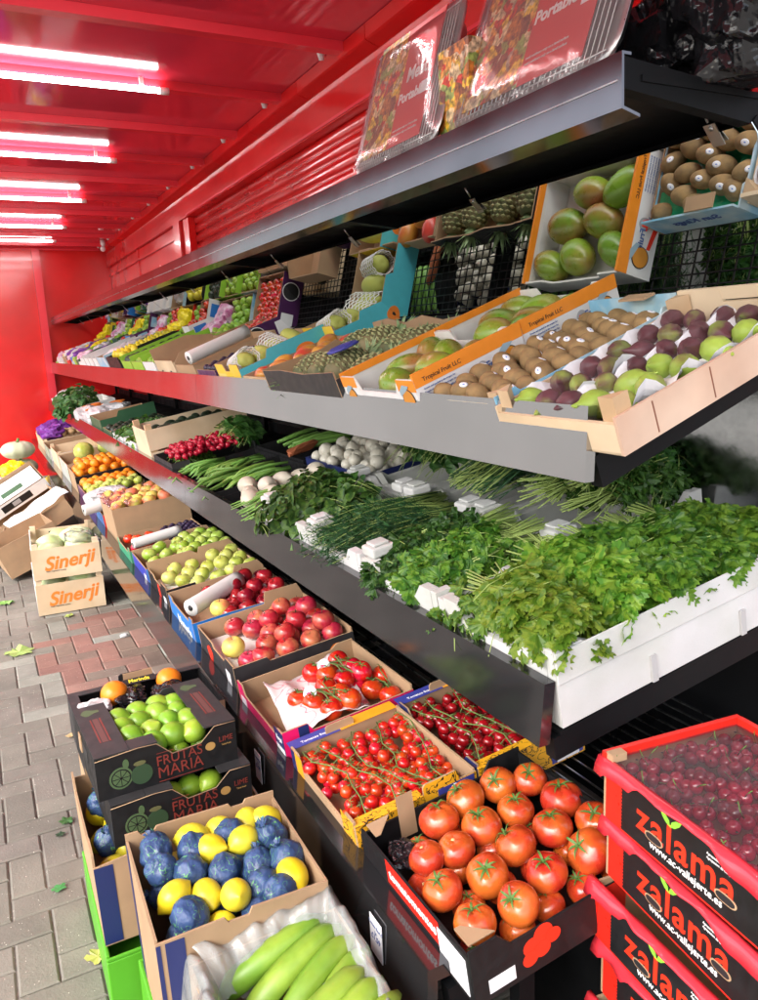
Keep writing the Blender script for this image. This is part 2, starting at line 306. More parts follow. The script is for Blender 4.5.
SH = {1: (.97, .40, 0.), 2: (.925, -.20, 20.), 3: (.84, -.705, 9.5), 4: (.585, -1.115, 7.)}
def SX(k, u, y, dz=0., yaw=0.):   # local frame on shelf k : x up the slope, y along the shelf, z off the surface
    X0, Z0, a = SH[k]
    return T(X0, 0, Z0) @ RY(-R_(a)) @ T(u, y, dz) @ RZ(R_(yaw))
FRONT = Matrix(((0, 0, -1, 0), (-1, 0, 0, 0), (0, 1, 0, 0), (0, 0, 0, 1)))    # text frame on a wall facing -x
NEAR = Matrix(((1, 0, 0, 0), (0, 0, -1, 0), (0, 1, 0, 0), (0, 0, 0, 1)))      # text frame on a wall facing -y
TXT = {}
def text_mesh(s, size, m, bold=0., shear=0., ex=.0004, spacing=1.):
    k = (s, size, m.name, bold, shear, spacing)
    if k in TXT: return TXT[k]
    cu = bpy.data.curves.new('lettering', 'FONT'); cu.body = s; cu.size = size; cu.offset = bold; cu.shear = shear; cu.extrude = ex
    cu.align_x = 'CENTER'; cu.align_y = 'CENTER'; cu.space_character = spacing; cu.resolution_u = 4
    o = bpy.data.objects.new('tmp_text', cu); C.objects.link(o); bpy.context.view_layer.update()
    me = bpy.data.meshes.new_from_object(o.evaluated_get(bpy.context.evaluated_depsgraph_get())); me.materials.clear(); me.materials.append(m)
    bpy.data.objects.remove(o); TXT[k] = me; return me
def lettering(s, size, m, parent, X, **kw): return link('lettering', text_mesh(s, size, m, **kw), parent, X)

# profile walls : each wall is list of (t, h) with t in 0..1
def wall(mb, L, prof, th, mo, mi, X):
    """wall in local frame: runs along +x from 0..L, outside is -y, thickness toward +y"""
    if prof is None: return
    p = [(t*L, h) for t, h in prof]; n = len(p)
    vs = [(x, 0, 0) for x, h in p]+[(x, 0, h) for x, h in p]+[(x, th, 0) for x, h in p]+[(x, th, h) for x, h in p]
    o = [(i, i+1, n+i+1, n+i) for i in range(n-1)]
    inn = [(2*n+i+1, 2*n+i, 3*n+i, 3*n+i+1) for i in range(n-1)]+[(n+i, n+i+1, 3*n+i+1, 3*n+i) for i in range(n-1)]
    inn += [(0, n, 3*n, 2*n), (n-1, 2*n+n-1, 3*n+n-1, n+n-1)]
    mb.add(vs, o, mo, X=X); mb.add(vs, inn, mi, X=X)
def flat(h): return [(0, h), (1, h)]
def dip(h, lo, a=.3, b=.7, s=.06): return [(0, h), (a-s, h), (a, lo), (b, lo), (b+s, h), (1, h)]
def tab(h, hi, a=.4, b=.6): return [(0, h), (a, h), (a+.001, hi-.006), (a+.02, hi), (b-.02, hi), (b-.001, hi-.006), (b, h), (1, h)]
def carton_mb(Lx, Ly, h, mo, mi, front=None, back=None, near=None, far=None, th=.005, base=True, mos=None, flare=0.):
    mos = mos or {}
    mb = MB(); F = front or flat(h); B = back or flat(h); Nn = near or flat(h); Fa = far or flat(h)
    wall(mb, Lx, Nn, th, mos.get('near', mo), mi, Matrix.Identity(4))
    wall(mb, Lx, Fa, th, mos.get('far', mo), mi, T(Lx, Ly, 0) @ RZ(PI))
    e = th+.0006
    wall(mb, Ly-2*e, F, th, mos.get('front', mo), mi, T(0, Ly-e, 0) @ RZ(-PI/2))
    wall(mb, Ly-2*e, B, th, mos.get('back', mo), mi, T(Lx, e, 0) @ RZ(PI/2))
    if base: mb.box((th+.001, th+.001, .003), (Lx-th-.001, Ly-th-.001, .007), mi)
    if flare:
        mb.v = [((x-Lx/2)*(1+flare*z/h)+Lx/2, (y-Ly/2)*(1+flare*z/h)+Ly/2, z) for x, y, z in mb.v]
    return mb
def wcrate_mb(Lx, Ly, h, m, slat=.045, gap=.012, post=.03, posth=.02, th=.006, end_full=False, m2=None):
    mb = MB(); m2 = m2 or m
    n = max(1, int((h+gap)/(slat+gap))); sl = (h-(n-1)*gap)/n
    for i in range(n):
        z0 = i*(sl+gap); z1 = z0+sl
        mb.box((0, 0, z0), (Lx, th, z1), m); mb.box((0, Ly-th, z0), (Lx, Ly, z1), m)
    hz = h+posth if not end_full else h
    mb.box((0, th+.001, 0), (th, Ly-th-.001, h), m); mb.box((Lx-th, th+.001, 0), (Lx, Ly-th-.001, h), m)
    for sx in (th+.001, Lx-th-post-.001):
        for sy in (th+.001, Ly-th-post-.001): mb.prism([(sx, sy), (sx+post, sy), (sx+post, sy+post), (sx, sy+post)], .008, h+posth, m2)
    mb.box((th+.001, th+.001, .001), (Lx-th-.001, Ly-th-.001, .006), m)
    return mb
# ------------------------------------------------------------------ fruit shapes
def ball(r, sx=1, sy=1, sz=1, seg=20, rings=12, fn=None, m=None, nz=.0, nf=20., seed=0):
    vs = []; fs = []
    off = Vector((seed*3.1, seed*1.7, seed*5.3))
    for i in range(rings+1):
        th = PI*i/rings
        for k in range(seg):
            ph = 2*PI*k/seg; q = 1.; dz = 0
            if fn: q, dz = fn(th, ph)
            x = math.sin(th)*math.cos(ph)*q; y = math.sin(th)*math.sin(ph)*q; z = math.cos(th)*q+dz
            v = Vector((x*sx, y*sy, z*sz))*r
            if nz: v *= 1+nz*noise.noise(v*nf+off)
            vs.append(tuple(v))
    fs = [(i*seg+k, (i+1)*seg+k, (i+1)*seg+(k+1) % seg, i*seg+(k+1) % seg) for i in range(rings) for k in range(seg)]
    return vs, fs
def ballmesh(name, m, *a, **k):
    mb = MB(); vs, fs = ball(*a, **k); mb.add(vs, fs, m, True); return mb.mesh(name)
def star(m, n=6, L=.02, w=.004, lift=.3, drop=.4, hub=.003, stem=.006):
    mb = MB()
    for i in range(n):
        a = 2*PI*i/n+random.uniform(-.25, .25); l = L*random.uniform(.75, 1.2); cu = random.uniform(.2, 1.1)
        pts = []
        for j in range(5):
            t = j/4; r = l*t; z = .0015+lift*l*math.sin(t*PI*.8)*cu-drop*l*t*t*.5
            pts.append((r, z, w*(1-t)**.7*(.6+.8*min(t*3, 1))))
        vs = []
        for r, z, ww in pts:
            for s in (-1, 0, 1): vs.append((r*math.cos(a)-s*ww*.5*math.sin(a), r*math.sin(a)+s*ww*.5*math.cos(a), z+(.0006 if s else 0)))
        fs = [(j*3+s, j*3+3+s, j*3+4+s, j*3+1+s) for j in range(4) for s in (0, 1)]
        mb.add(vs, fs, m, True)
    if stem: mb.tube([(0, 0, 0), (.001, .0005, stem*.6), (.002, .001, stem)], [hub, hub*.6, hub*.7], m, 6)
    return mb
def tomato_fn(lobes, amp):
    def f(th, ph):
        q = 1-.13*math.exp(-(th/.35)**2)-.05*math.exp(-((PI-th)/.4)**2)
        q *= 1+amp*math.cos(lobes*ph)*math.exp(-((th-.7)/.7)**2); return q, -.07*math.exp(-(th/.25)**2)
    return f
def apple_fn(th, ph):
    q = 1-.10*math.exp(-(th/.4)**2)+.03*math.sin(th)*math.cos(th)
    q *= 1+.015*math.cos(5*ph)*math.exp(-((PI-th)/.9)**2)
    return q, -.16*math.exp(-(th/.32)**2)+.08*math.exp(-((PI-th)/.3)**2)
def lemon_fn(th, ph):
    return 1+.20*math.exp(-(th/.22)**2)+.12*math.exp(-((PI-th)/.2)**2), 0
def fig_fn(th, ph):
    q = 1.-.38*math.exp(-(th/.55)**2); q *= 1+.03*math.cos(9*ph)*math.sin(th)
    return q, .95*math.exp(-(th/.38)**2)
def pump_fn(th, ph):
    q = (1+.06*abs(math.cos(5*ph))*math.sin(th)); return q, -.22*math.exp(-(th/.4)**2)+.15*math.exp(-((PI-th)/.4)**2)
P = {}
def proto(key, name, variants): P[key] = (name, variants)
proto('tomato', 'tomato', [(ballmesh('tomato', M['tomato'], .039, 1.04, 1.0, .86, 40, 22, tomato_fn(l, a), seed=s, nz=.03, nf=25), [('calyx', star(M['calyx'], n, .026, .005, .5, .25).mesh('calyx'), T(0, 0, .0262))] if n else [('stem_scar', ballmesh('stem_scar', M['stemscar'], .0045, 1, 1, .3, 8, 4), T(0, 0, .0275))]) for l, a, s, n in ((5, .022, 1, 6), (6, .03, 2, 5), (4, .03, 3, 7), (7, .018, 4, 6), (5, .015, 5, 0))])
def stickered(r, h, m, rad=.008): return [('sticker', ballmesh('sticker', m, rad, 1, 1, .12, 12, 4), T(r*.6, r*.1, h) @ RY(.75))]
def stemy(z, m='bananatip'):
    mb = MB(); mb.tube([(0, 0, 0), (.001, 0, .008), (.004, .001, .016)], [.0015, .0011, .0014], M[m], 5); return ('stem', mb.mesh('stem'), T(0, 0, z))
def apples(key, m, r, stk=None):
    vs = []
    for s in range(4):
        me = ballmesh('apple', M[m], r, 1, 1, .9, 24, 16, apple_fn, nz=.05, nf=18, seed=s)
        ch = [stemy(r*.62)]
        if stk and s % 2 == 0: ch += [('sticker', ballmesh('sticker', M[stk], .0085, 1, 1, .15, 12, 4), T(r*.62*math.cos(s), r*.62*math.sin(s), r*.60) @ RZ(s) @ RY(.8))]
        vs.append((me, ch))
    proto(key, 'apple', vs)
apples('apple_red', 'apple_red', .038, 'stickerg'); apples('apple_dark', 'apple_dark', .036, 'stickerb')
apples('apple_green', 'apple_green', .035, None); apples('apple_green_s', 'apple_green', .034, 'stickerb'); apples('apple_yellow', 'apple_yellow', .035, 'stickerb')
apples('peach', 'peach', .040, None)
proto('lime', 'lime', [(ballmesh('lime', M['lime'], .0275, 1, 1, 1.13, 24, 14, lemon_fn, nz=.05, nf=20, seed=s), []) for s in range(3)])
proto('lemon', 'lemon', [(ballmesh('lemon', M['lemon'], .030, 1, 1, 1.2, 24, 16, lemon_fn, nz=.05, nf=20, seed=s), []) for s in range(3)])
def wrapped(seed):
    mb = MB(); vs, fs = ball(.034, 1, 1, 1.08, 40, 24, None, None, 0)
    o = Vector((seed*7.7, 0, 0)); out = []
    for v in vs:
        v = Vector(v); n_ = noise.noise(v*24+o)*.10-abs(noise.noise(v*40+o))*.26+abs(noise.noise(v*75+o))*.08+.06; out.append(tuple(v*(1+n_)))
    mb.add(out, fs, M['tissue'], True)
    for q in range(7):      # twisted paper end
        a = q*.9+seed; mb.add([(0, 0, .030), (.014*math.cos(a), .014*math.sin(a), .048), (.013*math.cos(a+.8), .013*math.sin(a+.8), .044)], [(0, 1, 2)], M['tissue'], False)
    return mb.mesh('lemon_in_tissue')
proto('wlemon', 'wrapped_lemon', [(wrapped(s), []) for s in range(3)])
proto('orange', 'orange', [(ballmesh('orange', M['orange'], .036, 1, 1, .93, 20, 12, None, nz=.03, seed=s), []) for s in range(2)])
proto('mango', 'mango', [(ballmesh('mango', M['mango'], .045, .95, .86, 1.32, 26, 16, lambda t, p: (1+.06*math.cos(p)*math.sin(t)*math.cos(t)*2, 0), nz=.05, nf=12, seed=s), []) for s in range(4)])
proto('redmango', 'mango', [(ballmesh('mango', M['redmango'], .042, .9, .8, 1.25, 20, 12, None, nz=.05, nf=12, seed=s), []) for s in range(2)])
kst = [('sticker', ballmesh('sticker', M['stickerw'], .0085, 1, .75, .12, 14, 4), T(.0215, 0, .0065) @ RY(PI/2-.2)), ('sticker_print', ballmesh('sticker_print', M['stickerb'], .0028, 1, .5, .12, 8, 4), T(.0223, 0, .0066) @ RY(PI/2-.2))]
proto('kiwi', 'kiwi', [(ballmesh('kiwi', M['kiwi'], .0225, 1, .94, 1.32, 22, 14, lambda t, p: (1+.05*math.exp(-((PI-t)/.3)**2), 0), nz=.05, nf=25, seed=s), kst if s != 1 else []) for s in range(3)])
proto('fig', 'fig', [(ballmesh('fig', M['fig'], .021, 1, 1, 1.4, 24, 18, fig_fn, nz=.06, nf=20, seed=s), []) for s in range(3)])
proto('figgreen', 'fig', [(ballmesh('fig', M['figgreen'], .023, 1, 1, 1.4, 24, 18, fig_fn, nz=.06, nf=20, seed=s), []) for s in range(3)])
proto('radish', 'radish', [(ballmesh('radish', M['radish'], .016, 1, 1, 1, 14, 9, lambda t, p: (1, -.7*math.exp(-((PI-t)/.25)**2)), nz=.05, seed=s), []) for s in range(2)])
proto('turnip', 'turnip', [(ballmesh('turnip', M['turnip'], .036, .9, .9, 1.35, 18, 12, lambda t, p: (1-.12*math.exp(-(t/.4)**2), .25*math.exp(-(t/.3)**2)), nz=.08, nf=12, seed=s), []) for s in range(3)])
proto('wonion', 'white_onion', [(ballmesh('white_onion', M['onionwhite'], .031, 1, 1, .92, 16, 10, lambda t, p: (1, .25*math.exp(-(t/.25)**2)), nz=.03, seed=s), []) for s in range(2)])
proto('potato', 'potato', [(ballmesh('potato', M['potato'], .036, 1.2, .9, .85, 14, 9, None, nz=.12, nf=14, seed=s), []) for s in range(3)])
proto('pomelo', 'pomelo', [(ballmesh('pomelo', M['apple_yellow'], .085, 1, 1, .95, 22, 14, None, nz=.05, nf=10, seed=s), []) for s in range(2)])
proto('plum', 'plum', [(ballmesh('plum', M['plum'], .018, 1, 1, 1.1, 10, 7), [])])
proto('avocado', 'avocado', [(ballmesh('avocado', M['aubergine'], .034, 1, 1, 1.35, 14, 9, lambda t, p: (1-.15*math.exp(-(t/.6)**2), 0)), [])])
proto('redtom', 'tomato', [(ballmesh('tomato', M['cherrytom'], .030, 1, 1, .9, 18, 12, tomato_fn(5, .01), seed=s), [('calyx', star(M['calyx'], 5, .015, .003).mesh('calyx'), T(0, 0, .021))]) for s in range(2)])
proto('carrot', 'carrot', [(ballmesh('carrot', M['carrot'], .02, .8, .8, 4., 10, 12, lambda t, p: (.55+.45*(math.cos(t)+1)/2+0, 0), nz=.1, seed=s), []) for s in range(2)])
proto('pepper', 'red_pepper', [(ballmesh('red_pepper', M['redcard'], .034, 1, 1, 1.2, 16, 10, lambda t, p: (1+.08*math.cos(3*p)*math.sin(t), -.12*math.exp(-(t/.3)**2)), seed=s), []) for s in range(2)])
def spawn(key, X, label, cat, group=None, var=None, scale=1.):
    name, vs = P[key]; me, ch = vs[var if var is not None else random.randrange(len(vs))]
    o = link(name, me, None, X @ Matrix.Scale(scale, 4)); tag(o, label, cat, group)
    for cn, cm, cx in ch: link(cn, cm, o, cx)
    return o
ORD = ['first', 'second', 'third', 'fourth', 'fifth', 'sixth', 'seventh', 'eighth', 'ninth', 'tenth', 'eleventh', 'twelfth', 'thirteenth', 'fourteenth', 'fifteenth', 'sixteenth', 'seventeenth', 'eighteenth', 'nineteenth', 'twentieth']
def fill(key, X, x0, x1, y0, y1, z, sp, label, cat, group, orient='up', jit=.12, layers=1, lz=.75, rows=False, mound=0., skip=0., sc=(.94, 1.06), alt=None, tilt=.45):
    """hexagonal packing in the frame X; rows=True appends where in the box the piece lies"""
    if isinstance(key, str): key = [key]
    for ly in range(layers):
        ny = max(1, int((y1-y0+ .001)/(sp*.9))+1-ly); out = []
        yy = [y0+ly*sp*.45+(y1-y0-ly*sp*.9)*(j/(ny-1) if ny > 1 else .5) for j in range(ny)]
        for j, y in enumerate(yy):
            nx = max(1, int((x1-x0-ly*sp*.8)/sp+.001)+1-(j % 2)); span = x1-x0-ly*sp*.8
            st = span/(max(1, nx-1+(j % 2)))
            for i in range(nx):
                if skip and random.random() < skip: continue
                x = x0+ly*sp*.4+(j % 2)*st*.5+i*st
                p = (x+random.uniform(-jit, jit)*sp*.4, y+random.uniform(-jit, jit)*sp*.4, z+ly*sp*lz+random.uniform(0, jit)*sp*.4+mound*math.sin(PI*(y-y0)/(y1-y0+1e-6))*math.sin(PI*(x-x0)/(x1-x0+1e-6)))
                if orient == 'up': Rr = RX(random.gauss(0, tilt*.5)) @ RY(random.gauss(-.15, tilt*.5)) @ RZ(random.uniform(0, 6.28))
                elif orient == 'side': Rr = RZ(random.uniform(0, 6.28)) @ RY(PI/2+random.gauss(0, .3)) @ RZ(random.uniform(0, 6.28))
                elif orient == 'kiwi': Rr = RZ(random.gauss(.2, .35)) @ RY(random.gauss(.25, .2))@RX(random.gauss(-.9, .15)) @ RZ(-PI/2+random.gauss(0, .8))
                else: Rr = Matrix.Rotation(random.uniform(0, 6.28), 4, Vector((random.gauss(0, 1), random.gauss(0, 1), random.gauss(0, 1))).normalized())
                lab = label
                if rows: lab = label+', '+(ORD[j] if j < 10 else 'last')+' row, '+ORD[min(i, 9)]+' from lip'
                kk = key[random.randrange(len(key))]
                spawn(kk, X @ T(*p) @ Rr, lab, cat, None if rows else group, scale=random.uniform(*sc))
# ------------------------------------------------------------------ leaves
def leaf_poly(kind):
    if kind == 'cor':
        pts = []
        for a in range(-110, 111, 10):
            t = R_(a); lobe = .66+.34*abs(math.cos(t*1.64))**.7; tooth = 1+.10*(1 if (a//10) % 2 else -1)
            pts.append((math.cos(t)*lobe*tooth*.62+.3, math.sin(t)*lobe*tooth*.62))
        return pts
    if kind == 'pars':
        pts = []
        for a in range(-120, 121, 12):
            t = R_(a); lobe = .45+.55*abs(math.cos(t*1.5))**1.1; tooth = 1+.13*(1 if (a//12) % 2 else -1)
            pts.append((math.cos(t)*lobe*tooth*.7+.28, math.sin(t)*lobe*tooth*.6))
        return pts
    n = 7; w = .36
    up = [(i/n, w*math.sin(PI*(i/n)**.8)*(1+.05*(i % 2))) for i in range(1, n)]
    return [(0, 0)]+[(x, -y) for x, y in up]+[(1, 0)]+[(x, y) for x, y in reversed(up)]
LP = {k: leaf_poly(k) for k in ('cor', 'pars', 'mint')}
def add_leaf(mb, kind, X, s, m, curl):
    pl = LP[kind]; n = len(pl)
    if kind == 'mint':
        vs = [(i/4*s, 0, -curl*s*(i/4)**2*.5) for i in range(5)]
        ns = len(vs); top = [p for p in pl if p[1] > 0][::-1]; bot = [p for p in pl if p[1] < 0]
        def z(x, y): return abs(y)*.45*s*1.0-curl*s*x*x*.5
        cen = [(x*s, 0, z(x, 0)) for x in (0, .25, .5, .75, 1)]
        vs = cen[:]; fs = []
        for side, arr in ((1, top), (-1, bot)):
            o = len(vs); vs += [(x*s, y*s, z(x, y)) for x, y in arr]; k = len(arr)
            for i in range(k-1):
                c0 = min(4, int(round((i)/(k-1)*4))); c1 = min(4, int(round((i+1)/(k-1)*4)))
                f = [c0, o+i, o+i+1, c1] if c0 != c1 else [c0, o+i, o+i+1]
                fs.append(tuple(f if side < 0 else f[::-1]))
        mb.add(vs, fs, m, True, X); return
    vs = [(.12*s, 0, 0)]+[(x*s, y*s, s*(.10*math.cos(6*math.atan2(y, x))-curl*(x*x+y*y*1.3)*.6)) for x, y in pl]
    vs.append((-.05*s, 0, 0)); fs = [(0, i, i+1) for i in range(1, n)]+[(0, n, n+1), (0, n+1, 1)]
    mb.add(vs, fs, m, False, X)
def bunch(kind, X, L, W, H, nleaf, size, lm, label, group, droop=.25, stems=True, seed=0, nstem=40, stem_len=.45):
    """stems cut end at local origin, leaves toward +x"""
    rnd = random.Random(seed)
    root = thing(kind_names[kind], label, 'herbs', X, group)
    mb = MB(); sb = MB()
    if stems:
        for i in range(nstem):
            a = rnd.uniform(0, 2*PI); r = math.sqrt(rnd.random())
            y0, z0 = math.cos(a)*r*W*.55, math.sin(a)*r*H*.38+H*.45
            y1, z1 = math.cos(a)*r*W*.28, math.sin(a)*r*H*.22+H*.45; l = L*stem_len
            x0 = rnd.uniform(-.03, .02)
            sb.tube([(x0, y0, z0), (l*.5, y1, z1), (l*1.5, y0*1.1, z0)], [.0019, .0017, .0012], M['stem'], 5)
    for i in range(nleaf):
        t = rnd.random()**.75; x = L*(.20+.85*t)
        env = math.sin(PI*min(1, .22+.60*t))**.6
        a = rnd.uniform(-.25*PI, 1.25*PI); r = .50+.55*rnd.random()**.5
        y = math.cos(a)*r*W*.5*env*1.1; z = H*.42+math.sin(a)*r*H*.55*env-droop*L*t*t*.6+H*.10*noise.noise(Vector((x*22, y*22, seed)))
        if z < -.01 and y*y < .001: continue
        up = Vector((.35+rnd.gauss(0, .45), math.cos(a)*.75+rnd.gauss(0, .4), max(.15, math.sin(a))+.35+rnd.gauss(0, .3))).normalized()
        d = Vector((.8, math.cos(a)*.7+rnd.gauss(0, .7), rnd.gauss(-.25, .4))); d = (d-up*d.dot(up)).normalized(); s_ = up.cross(d)
        Mx = Matrix(((d.x, s_.x, up.x, x), (d.y, s_.y, up.y, y), (d.z, s_.z, up.z, z), (0, 0, 0, 1)))
        add_leaf(mb, 'mint' if kind in ('mint', 'spinach') else kind, Mx, size*rnd.uniform(.6, 1.25), lm, rnd.uniform(0, .6))
        if rnd.random() < .35: sb.tube([(x-d.x*size*1.6, y-d.y*size*1.3, z-size*.8), (x-d.x*size*.5, y-d.y*size*.5, z-size*.15), (x, y, z)], .0009, M['stem'], 4)
    mb.build('leaves', root)
    if sb.v: sb.build('stems', root)
    return root
kind_names = {'cor': 'coriander_bunch', 'pars': 'parsley_bunch', 'mint': 'mint_bunch', 'spinach': 'spinach_bunch'}
def dill(X, L, W, H, n, label, group, seed=0):
    rnd = random.Random(seed); root = thing('dill_bunch', label, 'herbs', X, group); mb = MB(); sb = MB()
    for i in range(n):
        y1 = rnd.gauss(0, .32)*W; z1 = H*.5+rnd.uniform(-.5, .5)*H; y0 = y1*.35; z0 = H*.4+rnd.uniform(-.25, .25)*H
        l = L*rnd.uniform(.75, 1.08); dr = rnd.uniform(.0, .35)*H
        pts = [Vector((rnd.uniform(-.02, .01), y0*1.3, z0)), Vector((l*.35, y0+(y1-y0)*.4, z0+(z1-z0)*.6+.01)), Vector((l*.7, y1*.9, z1+.006)), Vector((l, y1*1.1, z1-dr))]
        sb.tube(pts, [.0017, .0013, .0009, .0005], M['stem'] if rnd.random() < .6 else M['dill'], 4)
        for k in range(46):
            t = rnd.uniform(.28, 1.); j = min(2, int(t*3)); f = t*3-j; p = pts[j].lerp(pts[j+1], f)
            d = Vector((.8, rnd.gauss(0, .65), rnd.gauss(.1, .55))).normalized(); ln = rnd.uniform(.018, .042)
            q = p+d*ln*.5; s_ = d.cross(Vector((rnd.gauss(0, 1), rnd.gauss(0, 1), rnd.gauss(0, 1)))).normalized()*.0006
            for b in range(3):
                e = q+(d+Vector((rnd.gauss(0, .35), rnd.gauss(0, .5), rnd.gauss(0, .5)))).normalized()*ln*.5
                mb.add([p-s_, p+s_, q+s_, e, q-s_], [(0, 1, 2, 3, 4)], M['dill'], False)
    mb.build('fronds', root); sb.build('stems', root); return root
# ================================================================== SETTING
def brick_floor():
    w = .2; g = .004; rnd = random.Random(3); vs = []; fs = []; cols = []
    x_off, y_off = -2.5, -1.4; u = .1; ncx, ncy = 36, 126
    bricks = []
    for j in range(-1, ncy):
        for c in range(-1, ncx):
            k = (c-j) % 4
            if k == 0: bricks.append((c, j, 2, 1))
            if k == 3: bricks.append((c, j, 1, 2))
    bv = .005
    for c, j, a, b in bricks:
        x0, y0 = x_off+c*u+g/2, y_off+j*u+g/2; x1, y1 = x0+a*u-g, y0+b*u-g; z = FL+rnd.uniform(-.0015, .0015)
        tx, ty = rnd.uniform(-.006, .006), rnd.uniform(-.006, .006); cx, cy = (x0+x1)/2, (y0+y1)/2
        def zz(x, y): return z+(x-cx)*tx+(y-cy)*ty
        o = len(vs)
        vs += [(x0, y0, FL-.012), (x1, y0, FL-.012), (x1, y1, FL-.012), (x0, y1, FL-.012)]
        vs += [(x0, y0, zz(x0, y0)-.004), (x1, y0, zz(x1, y0)-.004), (x1, y1, zz(x1, y1)-.004), (x0, y1, zz(x0, y1)-.004)]
        vs += [(x0+bv, y0+bv, zz(x0, y0)), (x1-bv, y0+bv, zz(x1, y0)), (x1-bv, y1-bv, zz(x1, y1)), (x0+bv, y1-bv, zz(x0, y1))]
        for p in (0, 4):
            for i in range(4): fs.append((o+p+i, o+p+(i+1) % 4, o+p+4+(i+1) % 4, o+p+4+i))
        fs.append((o+8, o+9, o+10, o+11))
        d = math.hypot((cx-.50)/.33, (cy-4.15)/.62)
        if d < 1+.25*rnd.random() and rnd.random() < .9: base = rnd.choice([(.25, .135, .11), (.27, .16, .13), (.21, .15, .12), (.23, .18, .15)])
        elif d < 1.6 and rnd.random() < .45: base = rnd.choice([(.24, .24, .21), (.26, .26, .23), (.21, .20, .17)])
        else: base = (.18, .166, .142)
        f = rnd.uniform(.86, 1.12); cols += [(base[0]*f, base[1]*f*rnd.uniform(.98, 1.02), base[2]*f, 1)]*9
    me = bpy.data.meshes.new('pavement'); me.from_pydata(vs, [], fs)
    ca = me.color_attributes.new('brick', 'FLOAT_COLOR', 'CORNER'); li = 0
    arr = np.zeros((len(me.loops), 4), dtype=np.float32)
    for pi, p in enumerate(me.polygons): arr[p.loop_start:p.loop_start+p.loop_total] = cols[pi]
    ca.data.foreach_set('color', arr.ravel())
    m = bpy.data.materials.new('concrete_paving_brick'); m.use_nodes = True; nt = m.node_tree; N = nt.nodes; L = nt.links; b = N['Principled BSDF']; b.inputs['Roughness'].default_value = .8
    at = N.new('ShaderNodeAttribute'); at.attribute_name = 'brick'; tc = N.new('ShaderNodeTexCoord')
    n1 = N.new('ShaderNodeTexNoise'); n1.inputs['Scale'].default_value = 3.5; n1.inputs['Detail'].default_value = 8; n1.inputs['Roughness'].default_value = .65; L.new(tc.outputs['Object'], n1.inputs['Vector'])
    mr = N.new('ShaderNodeMapRange'); mr.inputs[1].default_value = .3; mr.inputs[2].default_value = .7; mr.inputs[3].default_value = .74; mr.inputs[4].default_value = 1.25; L.new(n1.outputs[0], mr.inputs[0])
    sc = N.new('ShaderNodeVectorMath'); sc.operation = 'SCALE'; L.new(at.outputs['Color'], sc.inputs[0]); L.new(mr.outputs[0], sc.inputs['Scale'])
    n2 = N.new('ShaderNodeTexVoronoi'); n2.inputs['Scale'].default_value = 110; L.new(tc.outputs['Object'], n2.inputs['Vector'])
    lt = N.new('ShaderNodeMath'); lt.operation = 'LESS_THAN'; lt.inputs[1].default_value = .16; L.new(n2.outputs['Distance'], lt.inputs[0])
    n3 = N.new('ShaderNodeTexNoise'); n3.inputs['Scale'].default_value = 60; L.new(tc.outputs['Object'], n3.inputs['Vector'])
    gt = N.new('ShaderNodeMath'); gt.operation = 'GREATER_THAN'; gt.inputs[1].default_value = .60; L.new(n3.outputs[0], gt.inputs[0])
    mu = N.new('ShaderNodeMath'); mu.operation = 'MULTIPLY'; L.new(lt.outputs[0], mu.inputs[0]); L.new(gt.outputs[0], mu.inputs[1])
    mx = N.new('ShaderNodeMix'); mx.data_type = 'RGBA'; L.new(mu.outputs[0], mx.inputs[0]); L.new(sc.outputs[0], mx.inputs[6]); mx.inputs[7].default_value = (.62, .58, .52, 1); L.new(mx.outputs[2], b.inputs['Base Color'])
    nb = N.new('ShaderNodeTexNoise'); nb.inputs['Scale'].default_value = 140; nb.inputs['Detail'].default_value = 4; L.new(tc.outputs['Object'], nb.inputs['Vector'])
    bp = N.new('ShaderNodeBump'); bp.inputs['Strength'].default_value = .55; bp.inputs['Distance'].default_value = .003; L.new(nb.outputs[0], bp.inputs['Height']); L.new(bp.outputs[0], b.inputs['Normal'])
    me.materials.append(m); o = link('pavement', me); tag(o, None, None, kind='structure')
    mb = MB(); mb.box((-2.62, -1.5, FL-.02), (1.9, 11.3, FL-.0065), mat('joint_sand', (.172, .158, .136), .9, noise_amt=.3, noise_scale=60)); tag(mb.build('paving_bed'), None, None, kind='structure')
brick_floor()
mb = MB(); mb.add([(-400, -400, FL-.03), (400, -400, FL-.03), (400, 400, FL-.03), (-400, 400, FL-.03)], [(0, 1, 2, 3)], mat('street_paving', (.30, .28, .25), .85, noise_amt=.2, noise_scale=2)); tag(mb.build('ground'), None, None, kind='structure')
CZ = 1.305
# canopy roof
roof = thing('canopy_roof', 'glossy red sheet metal canopy roof with cross ribs over the stall', 'roof', T(0, 5, CZ)); inv = T(0, -5, -CZ)
mb = MB(); mb.box((-1.25, -.5, CZ), (1.95, 11.0, CZ+.03), M['redroof']); mb.build('roof_sheet', roof, inv)
for k in range(14):
    y = -.6+.785*k+.0
    y = 3.45+.785*(k-4)
    if -.4 < y < 10.85:
        mb = MB(); mb.prism([(-1.24, -.03), (1.655, -.03), (1.655, .03), (-1.24, .03)], -.042, -.0005, M['redrib']); mb.build('rib', roof, inv @ T(0, y, CZ))
    if 0 < y < 10.8:
        mb = MB(); mb.tube([(1.60, y+.09, CZ-.001), (1.60, y+.09, CZ-.02), (1.605, y+.10, CZ-.045)], [.018, .02, .012], M['white_plastic'], 8); mb.build('cable_gland', roof, inv)
mb = MB(); mb.box((-1.31, -.5, CZ-.12), (-1.255, 11.0, CZ+.06), M['redpaint']); mb.build('outer_gutter', roof, inv)
